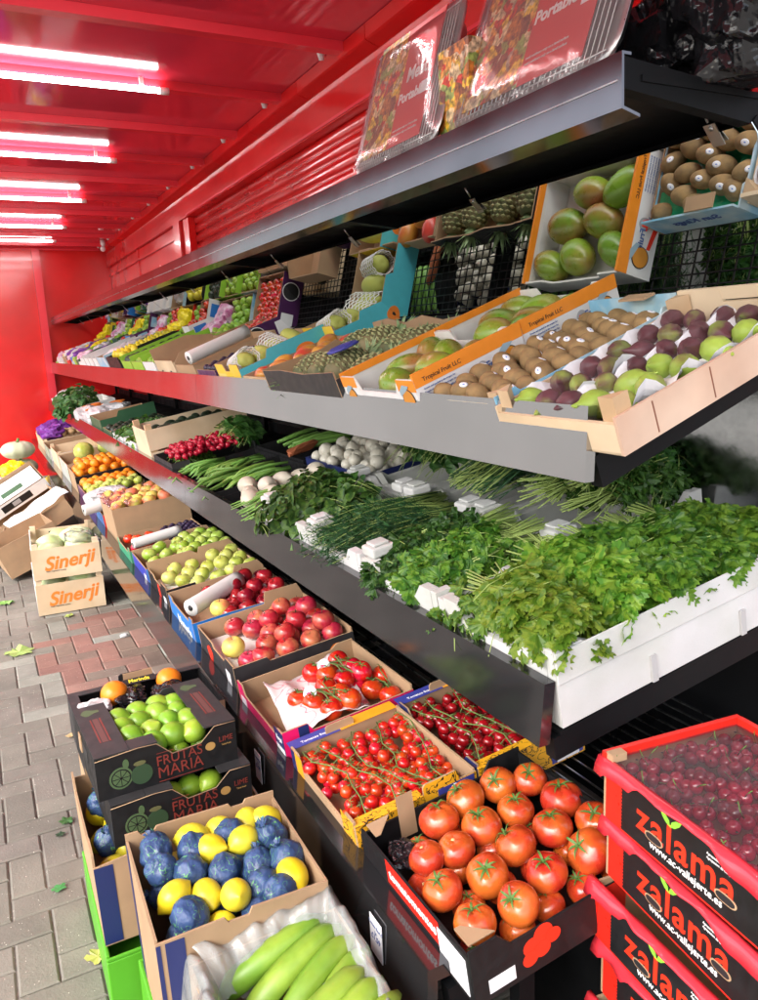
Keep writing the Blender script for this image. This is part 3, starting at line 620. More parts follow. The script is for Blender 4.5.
# red wall behind rack : header band, cover trim, posts, shutter, panels
wallw = thing('red_kiosk_wall', 'red painted steel wall with header band and posts behind the rack', 'wall', T(1.8, 5, FL)); inv = T(-1.8, -5, -FL)
mb = MB(); mb.box((1.725, .85, 1.05), (1.80, 10.9, CZ-.002), M['redpaint']); mb.build('header_band', wallw, inv)
mb = MB(); mb.box((1.718, .85, 1.055), (1.7248, 6.66, 1.068), M['redrib']); mb.build('header_lip', wallw, inv)
y = .85; k = 0
while y < 10.85:
    y1 = min(y+.785, 10.86); mb = MB()
    mb.prism([(1.655, CZ-.003), (1.655, CZ-.060), (1.663, CZ-.066), (1.7235, CZ-.085), (1.7235, CZ-.003)][::-1], y+.003, y1-.003, M['redpaint'], X=Matrix(((1, 0, 0, 0), (0, 0, 1, 0), (0, 1, 0, 0), (0, 0, 0, 1))))
    mb.build('cover_trim', wallw, inv); y = y1
mb = MB(); mb.box((1.74, 6.68, FL), (1.80, 6.86, 1.048), M['redpaint']); mb.box((1.715, 6.90, FL), (1.80, 7.12, 1.048), M['redpaint']); list(mb.build_each('post', wallw, inv))
mb = MB(); mb.box((1.76, 7.123, FL), (1.80, 10.9, 1.048), M['redpaint']); mb.build('wall_panel', wallw, inv)
mb = MB(); mb.box((1.742, 8.9, FL), (1.7595, 8.96, 1.047), M['redpaint']); mb.box((1.742, 7.123, .93), (1.7595, 10.895, .955), M['redpaint']); mb.build('panel_rail', wallw, inv)
mb = MB(); n = 0; Xs = Matrix(((1, 0, 0, 0), (0, 0, 1, 0), (0, 1, 0, 0), (0, 0, 0, 1)))
prof = []; z = FL+.01
while z < 1.02:
    for t in range(6): a = t/6; prof.append((1.815-.020*math.sin(PI*a)**.7, z+.075*a))
    z += .075
vs = [(x, .85, z) for x, z in prof]+[(x, 6.67, z) for x, z in prof]; n = len(prof)
mb.add(vs, [(i, n+i, n+i+1, i+1) for i in range(n-1)], M['redpaint'], True); mb.build('roller_shutter_curtain')
sh = bpy.data.objects[-1] if False else [o for o in C.objects if o.name.startswith('roller_shutter')][0]
sh.name = 'roller_shutter'; sd_ = sh.modifiers.new('thickness', 'SOLIDIFY'); sd_.thickness = .006; tag(sh, 'red corrugated roller shutter pulled down behind the top shelf', 'shutter')
mb = MB(); mb.box((1.83, .85, FL), (1.86, 10.9, CZ-.005), mat('dark_green_black', (.01, .025, .02), .6)); tag(mb.build('back_wall'), 'dark inner wall seen through the gap above the red shutter', 'wall')
# end wall
ew = thing('red_end_wall', 'glossy red sheet wall closing the far end of the stall', 'wall', T(0, 10.9, FL)); inv = T(0, -10.9, -FL)
mb = MB(); mb.box((.93, 10.92, FL), (1.9, 10.96, CZ-.002), M['redpaint']); mb.build('wall_panel', ew, inv)
mb = MB(); mb.box((.84, 10.85, FL), (.93, 10.96, CZ-.002), M['redrib']); mb.build('post', ew, inv)
mb = MB(); mb.box((-.10, 10.905, FL), (.839, 10.96, CZ-.002), M['redpaint']); mb.box((-1.25, 10.91, FL), (-.104, 10.96, CZ-.002), M['redpaint']); mb.build('wall_panel', ew, inv)
mb = MB(); mb.box((-1.25, 10.87, CZ-.05), (1.65, 10.903, CZ-.003), M['redrib']); mb.build('top_rail', ew, inv)
# tubes
for k, y in enumerate((2.61, 4.19, 5.76, 7.32, 8.86, 9.95)):
    t = thing('tube_light', ['lit white LED tube out of sight nearest the camera', 'lit white LED tube nearest the camera under the red roof', 'second lit LED tube from the camera under the red roof', 'third lit LED tube from the camera under the red roof', 'fourth lit LED tube from the camera under the red roof', 'farthest lit LED tube, nearest the red end wall'][k], 'light', T(.45, y, 1.25), 'tube lights under the canopy')
    if k == 0: t['label'] = 'lit white LED tube over the camera, before all others'
    mb = MB(); mb.tube([(-.60, 0, 0), (.555, 0, 0)], .0135, M['tube'], 12); mb.build('tube', t)
    mb = MB(); mb.tube([(.556, 0, 0), (.60, 0, 0)], .0175, M['tubecap'], 12); mb.tube([(-.65, 0, 0), (-.601, 0, 0)], .0175, M['tubecap'], 12); mb.box((-.5, -.006, .0168), (-.48, .006, .054), M['tubecap']); mb.box((.46, -.006, .0168), (.48, .006, .054), M['tubecap']); list(mb.build_each('end_cap', t))
# small camera / lamp at far corner
cc = thing('security_camera', 'small white security camera under the roof in the far corner', 'camera', T(1.60, 10.2, 1.2))
mb = MB(); mb.tube([(0, 0, .10), (0, 0, .05), (0, -.02, .03)], [.03, .03, .015], M['white_plastic'], 10); mb.build('mount', cc)
mb = MB(); mb.tube([(0, .05, .01), (-.02, -.08, -.01), (-.025, -.11, -.015)], [.03, .032, .028], M['white_plastic'], 12); mb.build('body', cc)

# ================================================================== RACK
rack = thing('display_rack', 'long black sloping four tier produce rack with polished steel edges', 'rack', T(.9, 6, FL)); inv = T(-.9, -6, -FL)
YB = [1.0, 3.60, 6.15, 8.65, 10.87]
XZY = Matrix(((1, 0, 0, 0), (0, 0, 1, 0), (0, 1, 0, 0), (0, 0, 0, 1)))   # prism polygon (x,z) extruded along y
def pr(mb, poly, y0, y1, m): mb.prism(poly[::-1], y0, y1, m, X=XZY)
def slopebox(mb, k, u0, u1, y0, y1, z0, z1, m):
    mb.box((u0, y0, z0), (u1, y1, z1), m, X=SX(k, 0, 0))
for i in range(4):
    y0, y1 = YB[i]+.001, YB[i+1]-.001
    mb = MB(); pr(mb, [(.970, .428), (.972, .344), (1.012, .334), (1.012, .339), (.977, .348), (.975, .4235), (.99, .4235), (.99, .428)], y0, y1, M['lip1']); mb.build('top_shelf_edge', rack, inv)
    mb = MB(); pr(mb, [(.911, -.125), (.906, -.256), (.926, -.256), (.931, -.125)], y0, y1, M['lip2']); mb.build('shelf_edge', rack, inv)
    mb = MB(); pr(mb, [(.820, -.606), (.808, -.724), (.832, -.724), (.844, -.606)], y0, y1, M['lip']); mb.build('shelf_edge', rack, inv)
    mb = MB(); pr(mb, [(.565, -1.076), (.560, -1.24), (.580, -1.24), (.585, -1.105), (.612, -1.105), (.612, -1.076)], y0, y1, M['lip']); mb.build('shelf_edge', rack, inv)
    # decks
    mb = MB(); slopebox(mb, 1, .045, .46, y0, y1, -.012, -.002, M['blackpaint']); mb.build('top_deck', rack, inv)
    mb = MB(); slopebox(mb, 3, .015, .86, y0, y1, -.012, -.004, M['blackpaint']); mb.build('shelf_deck', rack, inv)
    mb = MB(); slopebox(mb, 4, .035, .5, y0, y1, -.014, -.006, M['blackpaint'])
    mb.build('shelf_deck', rack, inv)
    mb = MB()
    for q in range(15): slopebox(mb, 4, .52+q*.035, .5235+q*.035, y0, y1, -.010, -.006, M['steel'])
    for yy in np.arange(y0+.1, y1, .42): slopebox(mb, 4, .5, 1.04, yy, yy+.012, -.022, -.0105, M['blackpaint'])
    mb.build('wire_deck', rack, inv)
    mb = MB()
    for q in range(27): slopebox(mb, 2, .012+q*.029, .0155+q*.029, y0, y1, -.0075, -.004, M['blackwire'])
    for yy in np.arange(y0+.012, y1-.01, .042): slopebox(mb, 2, .0, .77, yy, yy+.0035, -.0115, -.008, M['blackwire'])
    mb.build('wire_shelf', rack, inv)
    # mirror, its black back, top rail
    mb = MB(); pr(mb, [(1.578, .081), (1.281, .348), (1.2837, .351), (1.5807, .084)], y0+.002, y1-.002, M['mirror']); mb.build('tilted_mirror', rack, inv)
    mb = MB(); pr(mb, [(1.5811, .0843), (1.2841, .3513), (1.293, .361), (1.590, .094)], y0, y1, M['blackpaint']); mb.build('mirror_backing', rack, inv)
    mb = MB(); pr(mb, [(1.575, .050), (1.66, .055), (1.66, .080), (1.575, .075)], y0, y1, M['blackpaint']); mb.build('mirror_rail', rack, inv)
    mb = MB(); pr(mb, [(1.70, FL+.02), (1.72, FL+.02), (1.72, .40), (1.70, .40)], y0, y1, M['blackpaint']); mb.build('back_panel', rack, inv)
    mb = MB(); pr(mb, [(1.685, -.50), (1.699, -.50), (1.699, .0), (1.685, .0)], y0, y1, M['steelback']); mb.build('steel_back_sheet', rack, inv)
    mb = MB(); pr(mb, [(.742, FL+.004), (.760, FL+.004), (.760, FL+.085), (.742, FL+.085)], y0, y1, M['lip']); mb.build('foot_rail', rack, inv)
    mb = MB(); pr(mb, [(1.0, FL+.004), (1.02, FL+.004), (1.02, -1.13), (1.0, -1.13)], y0, y1, M['blackpaint']); mb.build('plinth_panel', rack, inv)
def arms(y, wd=.028):
    mb = MB(); slopebox(mb, 2, .0, .80, y, y+wd, -.075, -.014, M['blackpaint']); mb.build('shelf_arm', rack, inv)
    mb = MB(); slopebox(mb, 3, -.0, .87, y, y+wd, -.06, -.014, M['blackpaint']); mb.build('shelf_arm', rack, inv)
    mb = MB(); slopebox(mb, 4, .02, 1.06, y, y+wd, -.075, -.024, M['blackpaint']); mb.build('shelf_arm', rack, inv)
    mb = MB(); pr(mb, [(.978, .422), (.978, .375), (1.30, .345), (1.44, .345), (1.44, .385)], y, y+wd, M['blackpaint']); mb.build('shelf_arm', rack, inv)
    mb = MB(); mb.box((1.655, y, FL), (1.684, y+wd+.01, .40), M['blackpaint']); mb.build('upright', rack, inv)
    mb = MB(); mb.box((.764, y, FL), (.80, y+.03, -1.165), M['blackpaint']); mb.build('leg', rack, inv)
for i, y in enumerate([1.004, 2.30, 3.60, 4.87, 6.15, 7.40, 8.65, 9.8, 10.83]): arms(y)
for k in range(13):
    y = 1.08+.775*k
    mb = MB(); Xc = T(1.277, y, .352) @ RY(R_(-42)); mb.box((-.004, -.013, -.030), (-.002, .013, .016), M['steel'], X=Xc); mb.tube([(-.003, 0, .02), (.0, 0, .055)], .0025, M['steel'], 5, X=Xc); mb.tube([(-.006, 0, .008), (-.001, 0, .008)], .005, M['steel'], 8, X=Xc); mb.build('mirror_clip', rack, inv)
# shiny film creases on the top edge come with thin horizontal grooves
for i in range(4):
    mb = MB(); pr(mb, [(.9692, .388), (.9692, .3855), (.9708, .3855), (.9708, .388)], YB[i]+.01, YB[i+1]-.01, M['steel']); mb.build('edge_bead', rack, inv)
def price(X, txt1, txt2, label, w=.05, h=.085):
    t = thing('price_card', label, 'price card', X, None)
    mb = MB(); mb.box((-w/2, -h/2, 0), (w/2, h/2, .0015), M['whitepaper']); mb.build('card', t)
    lettering(txt1, .009, M['blueink'], t, T(0, h*.28, .0017)); lettering(txt2, .017, M['blueink'], t, T(0, -h*.02, .0017), bold=.0002)
    lettering('kg', .008, M['blueink'], t, T(0, h*.13, .0017))
price(T(.5595, 1.19, -1.150) @ FRONT, 'Tomato Beef C', '£1.59', 'white price card reading 1.59 on the bottom edge under the beef tomatoes')
price(T(.5595, 1.90, -1.140) @ FRONT, 'Tomato Vine', '£1.99', 'white price card on the bottom edge beside the lime boxes')
# ================================================================== BOTTOM SHELF
def crate(k, u, y, Lx, Ly, h, label, mo, mi, cat='crate', name='cardboard_crate', group=None, dz=0., yaw=0., X=None, **kw):
    X = X if X is not None else SX(k, u, y, dz, yaw)
    t = thing(name, label, cat, X, group); mbx = carton_mb(Lx, Ly, h, M[mo], M[mi], **kw); mbx.build('box', t); return t, X
def panel(t, face, x0, x1, z0, z1, m, name='printed_panel', Lx=0, Ly=0, off=.0008):
    mb = MB()
    if face == 'near': mb.box((x0, -off, z0), (x1, -off*.3, z1), m)
    elif face == 'front': mb.box((-off, x0, z0), (-off*.3, x1, z1), m)
    elif face == 'far_in': mb.box((x0, Ly-.0055-off, z0), (x1, Ly-.0055-off*.3, z1), m)
    return mb.build(name, t)
# beef tomatoes
t, X = crate(4, .030, .925, .42, .415, .105, 'black and red carton of large beef tomatoes at the near end of the bottom shelf', 'blackcard', 'blackcard', front=flat(.10), near=[(0, .115), (.14, .115), (.2, .085), (.8, .085), (.86, .115), (1, .115)], far=[(0, .115), (.2, .115), (.25, .085), (.9, .085), (1, .085)])
panel(t, 'front', .10, .30, .045, .0995, M['redcard']); panel(t, 'front', .015, .105, .012, .088, M['stickerw'], off=.0016); panel(t, 'near', .27, .33, .0, .084, M['redcard']); panel(t, 'near', .33, .40, .0, .084, M['redcard'])
lettering('tomatomontes', .030, M['whiteink'], t, T(-.0012, .20, .072) @ FRONT, bold=.0006)
panel(t, 'near', .03, .085, .012, .040, M['stickerw'], name='label')
mb = MB()
for q, (a, b, r) in enumerate([(.125, .055, .018), (.150, .070, .019), (.118, .033, .015), (.145, .040, .016), (.17, .056, .015)]):
    mb.prism([(a+r*math.cos(w)*1.1, b+r*math.sin(w)) for w in np.linspace(0, 2*PI, 18)[:-1]], 0.0005+q*.0003, .0008+q*.0003, M['redprint'], X=NEAR)
mb.build('printed_tomatoes', t)
for (px, py, ang) in ((.012, .02, 0), (.012, .36, 0)):
    mb = MB(); mb.prism([(0, 0), (.055, 0), (.012, .045), (0, .045)], .1052, .1075, M['kraft'], X=T(px, py, 0) if py < .2 else T(px, py+.045, 0) @ Matrix.Diagonal((1, -1, 1, 1))); mb.build('corner_flap', t)
mb = MB(); mb.box((.09, .408, .03), (.13, .4095, .135), M['kraft']); mb.build('flap', t)
bl, bf = ball(.03, 1.5, 1.0, .5, 24, 14); o_ = Vector((4, 2, 1))
mb = MB(); mb.add([tuple(Vector(v)*(1+.35*noise.noise(Vector(v)*60+o_))) for v in bl], bf, M['bagblack'], False); tag(mb.build('plastic_liner', None, X @ T(.055, .335, .06)@RZ(1.2)), 'crumpled black plastic liner at the far corner of the beef tomato carton', 'liner')
pos = [(.075, .265), (.155, .345), (.235, .365), (.32, .36), (.055, .175), (.135, .250), (.215, .275), (.30, .270), (.385, .33), (.06, .075), (.145, .155), (.235, .185), (.325, .180), (.395, .235), (.145, .060), (.235, .090), (.335, .085), (.40, .14)]
TR = [('farther middle', 0), ('farthest', 0), ('farthest', 1), ('farthest', 2), ('middle', 0), ('farther middle', 1), ('farther middle', 2), ('farther middle', 3), ('farthest', 3), ('nearest', 0), ('middle', 1), ('middle', 2), ('middle', 3), ('middle', 4), ('nearest', 1), ('nearest', 2), ('nearest', 3), ('nearest', 4)]
for i, (x, y) in enumerate(pos):
    row = ['near edge', 'middle', 'far edge'][min(2, int(y/.145))]; c = ['beside the front lip', 'second from the lip', 'third from the lip', 'at the back'][min(3, int(x/.105))]
    v = 4 if i in (0, 5) else i % 4
    spawn('tomato', X @ T(x, y, .083+.006*random.random()) @ RX(random.gauss(.05, .24)) @ RY(random.gauss(-.22, .22)) @ RZ(random.uniform(0, 6)), 'large ripe tomato %s near x%s' % ('', ''), 'tomato', var=v, scale=random.uniform(.95, 1.14))['label'] = 'beef tomato %s, %s row, %s from the lip, %s' % ('with pale stem scar' if v == 4 else 'with green calyx', TR[i][0], ORD[TR[i][1]], 'top layer')
fill('tomato', X, .05, .38, .06, .34, .040, .08, 'beef tomato of the lower layer hidden in the crate', 'tomato', 'lower layer beef tomatoes', skip=.0, sc=(.8, .85))
# cherry tomatoes on the vine
def vinebox(k, u, y, label, toms, labv, z0, dark, group, Lx=.315, Ly=.385, nv=5):
    t, X = crate(k, u, y, Lx, Ly, .09, label, 'amberprint', 'kraft', front=[(0, .095), (.12, .095), (.2, .06), (.8, .06), (.88, .095), (1, .095)], near=tab(.085, .11, .55, .85), far=tab(.085, .11, .42, .68), mos={'front': M['navy'] if dark else M['kraft']})
    if not dark:
        panel(t, 'front', Ly-.075, Ly-.005, .0, .092, M['amber']); panel(t, 'front', Ly-.03, Ly-.005, .0, .092, M['navy'], off=.0014); panel(t, 'front', .01, .075, .0, .09, M['amberprint'])
    # far wall outer face stands proud : indigo corner panel
    mb = MB(); mb.box((.0, Ly+.0006, .02), (.10, Ly+.0016, .088), M['indigo']); mb.box((.0, Ly-.0065, .0858), (.115, Ly+.0016, .0868), M['indigo']); mb.box((.115, Ly-.0065, .0858), (.30, Ly+.0016, .0868), M['amber'])
    mb.box((.21, -.0012, .005), (.308, -.0005, .083), M['indigo']); mb.box((.225, -.0022, .005), (.295, -.0014, .045), M['stickerw']); mb.build('printed_panel', t)
    lettering('Tomates Star', .011, M['whiteink'], t, T(.255, -.0014, .055) @ NEAR); mb = MB(); mb.tube([(.255+.010*math.cos(a), -.0016, .070+.010*math.sin(a)) for a in np.linspace(0, 6.2, 14)], .0012, M['whiteink'], 4); mb.build('emblem', t)
    # flat rim strips in print as in the photograph
    mb = MB(); mb.box((.0, -.003, .0862), (.17, .028, .0872), M['amberprint']); mb.box((.0, Ly-.012, .0875), (.14, Ly+.030, .0885), M['indigo']); mb.box((.1405, Ly-.012, .0875), (.31, Ly+.030, .0885), M['amber']); list(mb.build_each('folded_rim', t))
    if True:
        l2 = lettering('Tomates Star', .014, M['whiteink'], t, T(.07, Ly+.0045, .0888))
    rnd = random.Random(int(u*100+y*1000)); rm = M['darktom'] if dark else M['cherrytom']
    tm = [ballmesh('cherry_tomato', rm, .0152, 1, 1, 1.02, 14, 9, seed=s, nz=.04) for s in range(3)]; cm = star(M['calyx'], 5, .011, .0022, .7, .2, .0012, 0).mesh('calyx')
    for v in range(nv):
        cx = .035+(Lx-.07)*v/(nv-1); vt = thing('tomato_vine', '%s, %s strand from lip' % (labv, ORD[v]), 'tomatoes', X @ T(cx, 0, 0), None)
        pts = [(rnd.uniform(-.012, .012)+.03*math.sin(j*.7+v), .03+(Ly-.06)*j/6, .080+.008*rnd.random()) for j in range(7)]
        mb = MB(); mb.tube(pts, .0019, M['vine'], 5)
        for j in range(18):
            f = j/17*5.99; a = int(f); p = Vector(pts[a]).lerp(Vector(pts[a+1]), f-a); s = 1 if j % 2 else -1
            q = Vector((p.x+s*rnd.uniform(.014, .026), p.y+rnd.uniform(-.008, .008), rnd.uniform(.056, .074)))
            q.x = min(max(q.x, .016-cx), Lx-.016-cx); mb.tube([p, (p+q)/2+Vector((0, 0, .008)), q+Vector((0, 0, .012))], .0012, M['vine'], 4)
            o = link('cherry_tomato', tm[rnd.randrange(3)], vt, T(*q) @ RX(rnd.gauss(0, .5)) @ RY(-s*.4+rnd.gauss(0, .3)) @ Matrix.Scale(rnd.uniform(.9, 1.12), 4)); link('calyx', cm, o, T(0, 0, .0128) @ RZ(rnd.random()*6))
        for j in range(16):
            q = Vector((rnd.uniform(-.035, .035), .02+(Ly-.04)*j/15, rnd.uniform(.035, .055))); q.x = min(max(q.x, .016-cx), Lx-.016-cx)
            link('cherry_tomato', tm[rnd.randrange(3)], vt, T(*q))
        mb.build('stalk', vt)
    return t
vinebox(4, .028, 1.362, 'amber printed carton of cherry vine tomatoes beside the front lip', 70, 'cherry tomatoes on the vine, front amber carton', 0, False, 'x')
vinebox(4, .350, 1.362, 'amber printed carton of dark cherry vine tomatoes behind the front one', 70, 'dark cherry tomatoes on the vine, rear amber carton', 0, True, 'y')
# pink carton of vine tomatoes
t, X = crate(4, .028, 1.80, .40, .405, .095, 'magenta carton of vine tomatoes lined with printed tissue', 'pinkcard', 'kraft', front=[(0, .10), (.12, .10), (.17, .07), (.85, .07), (.9, .10), (1, .10)], near=[(0, .105), (.18, .105), (.22, .08), (.9, .08), (1, .08)], far=[(0, .10), (.14, .10), (.2, .085), (1, .085)])
panel(t, 'front', .0, .07, .0, .099, M['navy']); panel(t, 'front', .004, .066, .004, .05, M['stickerw'], off=.0014); panel(t, 'front', .33, .38, .01, .06, M['stickerw']); panel(t, 'near', .045, .075, .0, .104, M['navy'])
lettering('Royal', .02, M['whiteink'], t, T(-.0018, .034, .075) @ FRONT)
mb = MB(); n = 18; rnd = random.Random(5)
g = [(i/n, j/n) for i in range(n+1) for j in range(n+1)]
vs = [(.03+.25*a+.04*b, .03+.33*b, .055+.035*math.sin(3*a+2*b)**2+.018*noise.noise(Vector((a*6, b*6, 1)))) for a, b in g]
mb.add(vs, [(i*(n+1)+j, (i+1)*(n+1)+j, (i+1)*(n+1)+j+1, i*(n+1)+j+1) for i in range(n) for j in range(n)], M['tissueprint'], True); o = mb.build('tissue_sheet', None, X); o.modifiers.new('t', 'SOLIDIFY').thickness = .001
tag(o, 'pink ringed white tissue sheet over the tomatoes in the magenta carton', 'tissue')
bm_t = [ballmesh('tomato', M['cherrytom'], .034, 1, 1, .92, 24, 14, tomato_fn(5, .012), seed=s, nz=.03) for s in range(3)]; bcal = star(M['calyx'], 6, .022, .004, .6, .2, .0018, 0).mesh('calyx')
for vi, (bx, by, lab) in enumerate([(.17, .12, 'cluster of round vine tomatoes nearer the front lip, with a white round sticker'), (.27, .25, 'cluster of round vine tomatoes at the back of the magenta carton, with sticker'), (.36, .13, 'green stalked vine tomato cluster low in the back corner')]):
    vt = thing('tomato_vine', lab, 'tomatoes', X @ T(bx, by, .0)); mb = MB()
    pts = [(-.05, .06, .098), (0, .03, .107), (.02, -.03, .104), (.035, -.07, .095)]; pts = [(a, b, c-(.05 if vi == 2 else 0)) for a, b, c in pts]; mb.tube(pts, .003, M['vine'], 6)
    for j, (dx, dy) in enumerate([(-.055, .06), (-.03, .0), (.0, -.055), (.035, .06), (.055, .005), (.06, -.055)][:6 if vi < 2 else 4]):
        z = .078-(.035 if vi == 2 else 0)+.008*(j % 2); o = link('tomato', bm_t[j % 3], vt, T(dx, dy, z) @ RX(random.gauss(0, .4)) @ RY(random.gauss(0, .4))); link('calyx', bcal, o, T(0, 0, .022)); mb.tube([pts[1+j % 2], (dx*.5, dy*.5, z+.035), (dx, dy, z+.026)], .002, M['vine'], 5)
    mb.build('stalk', vt)
    if vi < 2:
        mb = MB(); mb.tube([(-.02, .012, .117), (-.021, .011, .1185)], .021, M['stickerw'], 20); s_ = mb.build('round_sticker', vt, RY(-.1)); mb = MB(); mb.prism([(a*.6, b*.6) for a, b in [(-.018, 0), (-.008, .012), (.0, .004), (.010, .013), (.018, .0), (.008, -.010), (-.010, -.012)]], .1192, .1196, M['pinkcard'], X=T(-.021, .011, 0)); mb.build('sticker_print', s_)
# gala apples
t, X = crate(4, .035, 2.25, .42, .44, .115, 'dark grey carton of crimson apples behind the magenta carton', 'greycard', 'kraft', front=[(0, .115), (.42, .115), (.46, .10), (.75, .10), (.8, .12), (1, .12)], near=[(0, .115), (.27, .115), (.29, .10), (1, .10)], far=[(0, .11), (.05, .16), (.36, .165), (.38, .12), (1, .12)])
panel(t, 'front', .06, .11, .01, .075, M['stickerw']); mb = MB(); mb.prism([(.30+.03*math.cos(a)*(1+.3*math.sin(3*a)), .055+.035*math.sin(a)) for a in np.linspace(0, 2*PI, 20)[:-1]], .0004, .0008, M['redprint'], X=Matrix(((0, 0, -1, 0), (1, 0, 0, 0), (0, 1, 0, 0), (0, 0, 0, 1)))); mb.build('printed_apple', t)
mb = MB(); mb.prism([(.355+.03*math.cos(a), .05+.03*math.sin(a)) for a in np.linspace(0, 2*PI, 20)[:-1]], .0004, .0008, M['orangeink'], X=NEAR); mb.build('printed_apple', t)
mb = MB(); mb.box((.02, .02, .055), (.40, .42, .058), M['kraftwhite']); mb.build('tray_insert', t)
spawn('peach', X @ T(.06, .20, .098) @ RZ(2), 'yellow and red apple with dark stem at the front of the dark grey carton', 'apple')
fill('apple_red', X, .12, .37, .06, .38, .092, .078, 'crimson apple in the dark grey carton', 'apple', None, rows=True, skip=.05)
fill('apple_red', X, .22, .36, .10, .34, .128, .078, 'crimson apple heaped on top at the back of the dark grey carton', 'apple', 'upper crimson apples in the dark grey carton')
spawn('apple_red', X @ T(.075, .08, .085), 'crimson apple alone in the near front corner of the dark grey carton', 'apple')
# dark apples in blue carton, with roll
t, X = crate(4, .028, 2.74, .42, .40, .11, 'bright blue carton of dark red apples holding a white bag roll', 'bluecard', 'kraft', front=[(0, .115), (.12, .115), (.16, .10), (.85, .10), (.9, .125), (1, .125)], near=[(0, .11), (.3, .11), (1, .10)], far=[(0, .12), (.05, .15), (.30, .15), (.33, .12), (1, .12)])
lettering('Naturia', .07, M['whiteink'], t, T(-.001, .16, .045) @ FRONT, bold=.001)
fill('apple_dark', X, .15, .38, .05, .34, .085, .074, 'dark red apple in the bright blue carton', 'apple', None, rows=True)
fill('apple_dark', X, .24, .37, .09, .32, .120, .074, 'dark red apple heaped at the back of the blue carton', 'apple', 'upper dark red apples in the blue carton')
spawn('peach', X @ T(.13, .07, .11), 'blushed red apple beside the white roll in the blue carton', 'apple')
def roll(X, L, r, label):
    t = thing('bag_roll', label, 'roll', X); mb = MB()
    mb.tube([(-L/2, 0, 0), (-L/2+.004, 0, 0)] + [(-L/2+L*q/8, 0, 0) for q in range(1, 8)]+[(L/2, 0, 0)], r, M['roll'], 24); mb.build('film', t)
    mb = MB(); mb.tube([(-L/2-.001, 0, 0), (-L/2-.002, 0, 0)], r*.35, M['ink'], 14); mb.build('core', t); return t
roll(X @ T(.150, .20, .128) @ RZ(R_(33)), .29, .034, 'white plastic bag roll lying across the bright blue carton')
# green apples dark carton
t, X = crate(4, .033, 3.20, .42, .395, .11, 'black carton of pale yellow green apples on the bottom shelf', 'blackcard', 'kraft', front=[(0, .11), (.3, .11), (.35, .095), (.7, .095), (.75, .12), (1, .12)], near=[(0, .11), (.3, .11), (.32, .085), (.42, .085), (.44, .1), (1, .10)], far=[(0, .12), (.05, .145), (.40, .145), (.43, .115), (.5, .14), (1, .14)])
panel(t, 'front', .05, .10, .01, .06, M['stickerw']); panel(t, 'front', .16, .20, .02, .09, M['redprint'])
mb = MB(); mb.box((.02, .02, .045), (.40, .375, .048), M['kraftwhite']); mb.build('tray_insert', t)
fill('apple_yellow', X, .06, .24, .05, .33, .085, .082, 'pale yellow green apple in the black carton', 'apple', None, rows=True, skip=.08)
fill('apple_yellow', X, .30, .39, .04, .34, .10, .078, 'pale yellow green apple at the back of the black carton', 'apple', 'rear pale green apples')
# green apples blue purple carton
t, X = crate(4, .028, 3.615, .42, .365, .11, 'royal blue carton packed with rows of green apples', 'bluecard', 'kraft', front=flat(.10), near=flat(.10), far=[(0, .11), (.05, .14), (.30, .14), (.34, .11), (1, .11)], mos={'front': mat('royal_blue_card', (.03, .05, .42), .4)})
panel(t, 'front', .04, .09, .01, .06, M['stickerw'])
fill('apple_green', X, .06, .20, .06, .30, .105, .074, 'green apple in the front of the royal blue carton', 'apple', None, rows=True)
fill('apple_green_s', X, .22, .40, .03, .33, .115, .066, 'green apple at the back of the royal blue carton', 'apple', None, rows=True)
# green carton with red tomatoes and roll
t, X = crate(4, .02, 4.00, .42, .38, .10, 'green carton with red tomatoes, dark grapes and a white roll', 'greencard', 'kraft', front=[(0, .105), (.1, .105), (.15, .085), (.85, .085), (.9, .115), (1, .115)])
fill('redtom', X, .05, .19, .10, .33, .085, .062, 'red tomato in the green carton', 'tomato', 'tomatoes in the green carton', skip=.25)
fill('plum', X, .24, .40, .03, .34, .085, .035, 'dark grape in the green carton', 'grape', 'dark grapes in the green carton', orient='rand')
roll(X @ T(.16, .06, .125) @ RZ(R_(8)), .26, .026, 'white bag roll over the near edge of the green carton')
# tall carton
t, X = crate(4, .035, 4.47, .43, .46, .235, 'tall plain brown carton of yellow red apples on the bottom shelf', 'kraft', 'kraft', near=[(0, .23), (.08, .235), (.4, .225), (.44, .235), (.7, .225), (1, .24)], name='tall_carton')
fill('peach', X, .05, .39, .05, .42, .225, .085, 'yellow and red apple in the tall plain carton', 'apple', None, rows=True, jit=.3)
mb = MB(); vs = []; n = 14
for i in range(n+1):
    for j in range(n+1): vs.append((.0+.16*i/n-.012, .47*j/n-.005, .235+.03*noise.noise(Vector((i*.5, j*.5, 3)))+.015))
mb.add(vs, [(i*(n+1)+j, (i+1)*(n+1)+j, (i+1)*(n+1)+j+1, i*(n+1)+j+1) for i in range(n) for j in range(n)], plasticmat('pink_film', (.85, .35, .38), opac=.3), True); o = mb.build('film', None, X); tag(o, 'pink plastic film folded over the front of the tall brown carton', 'film')
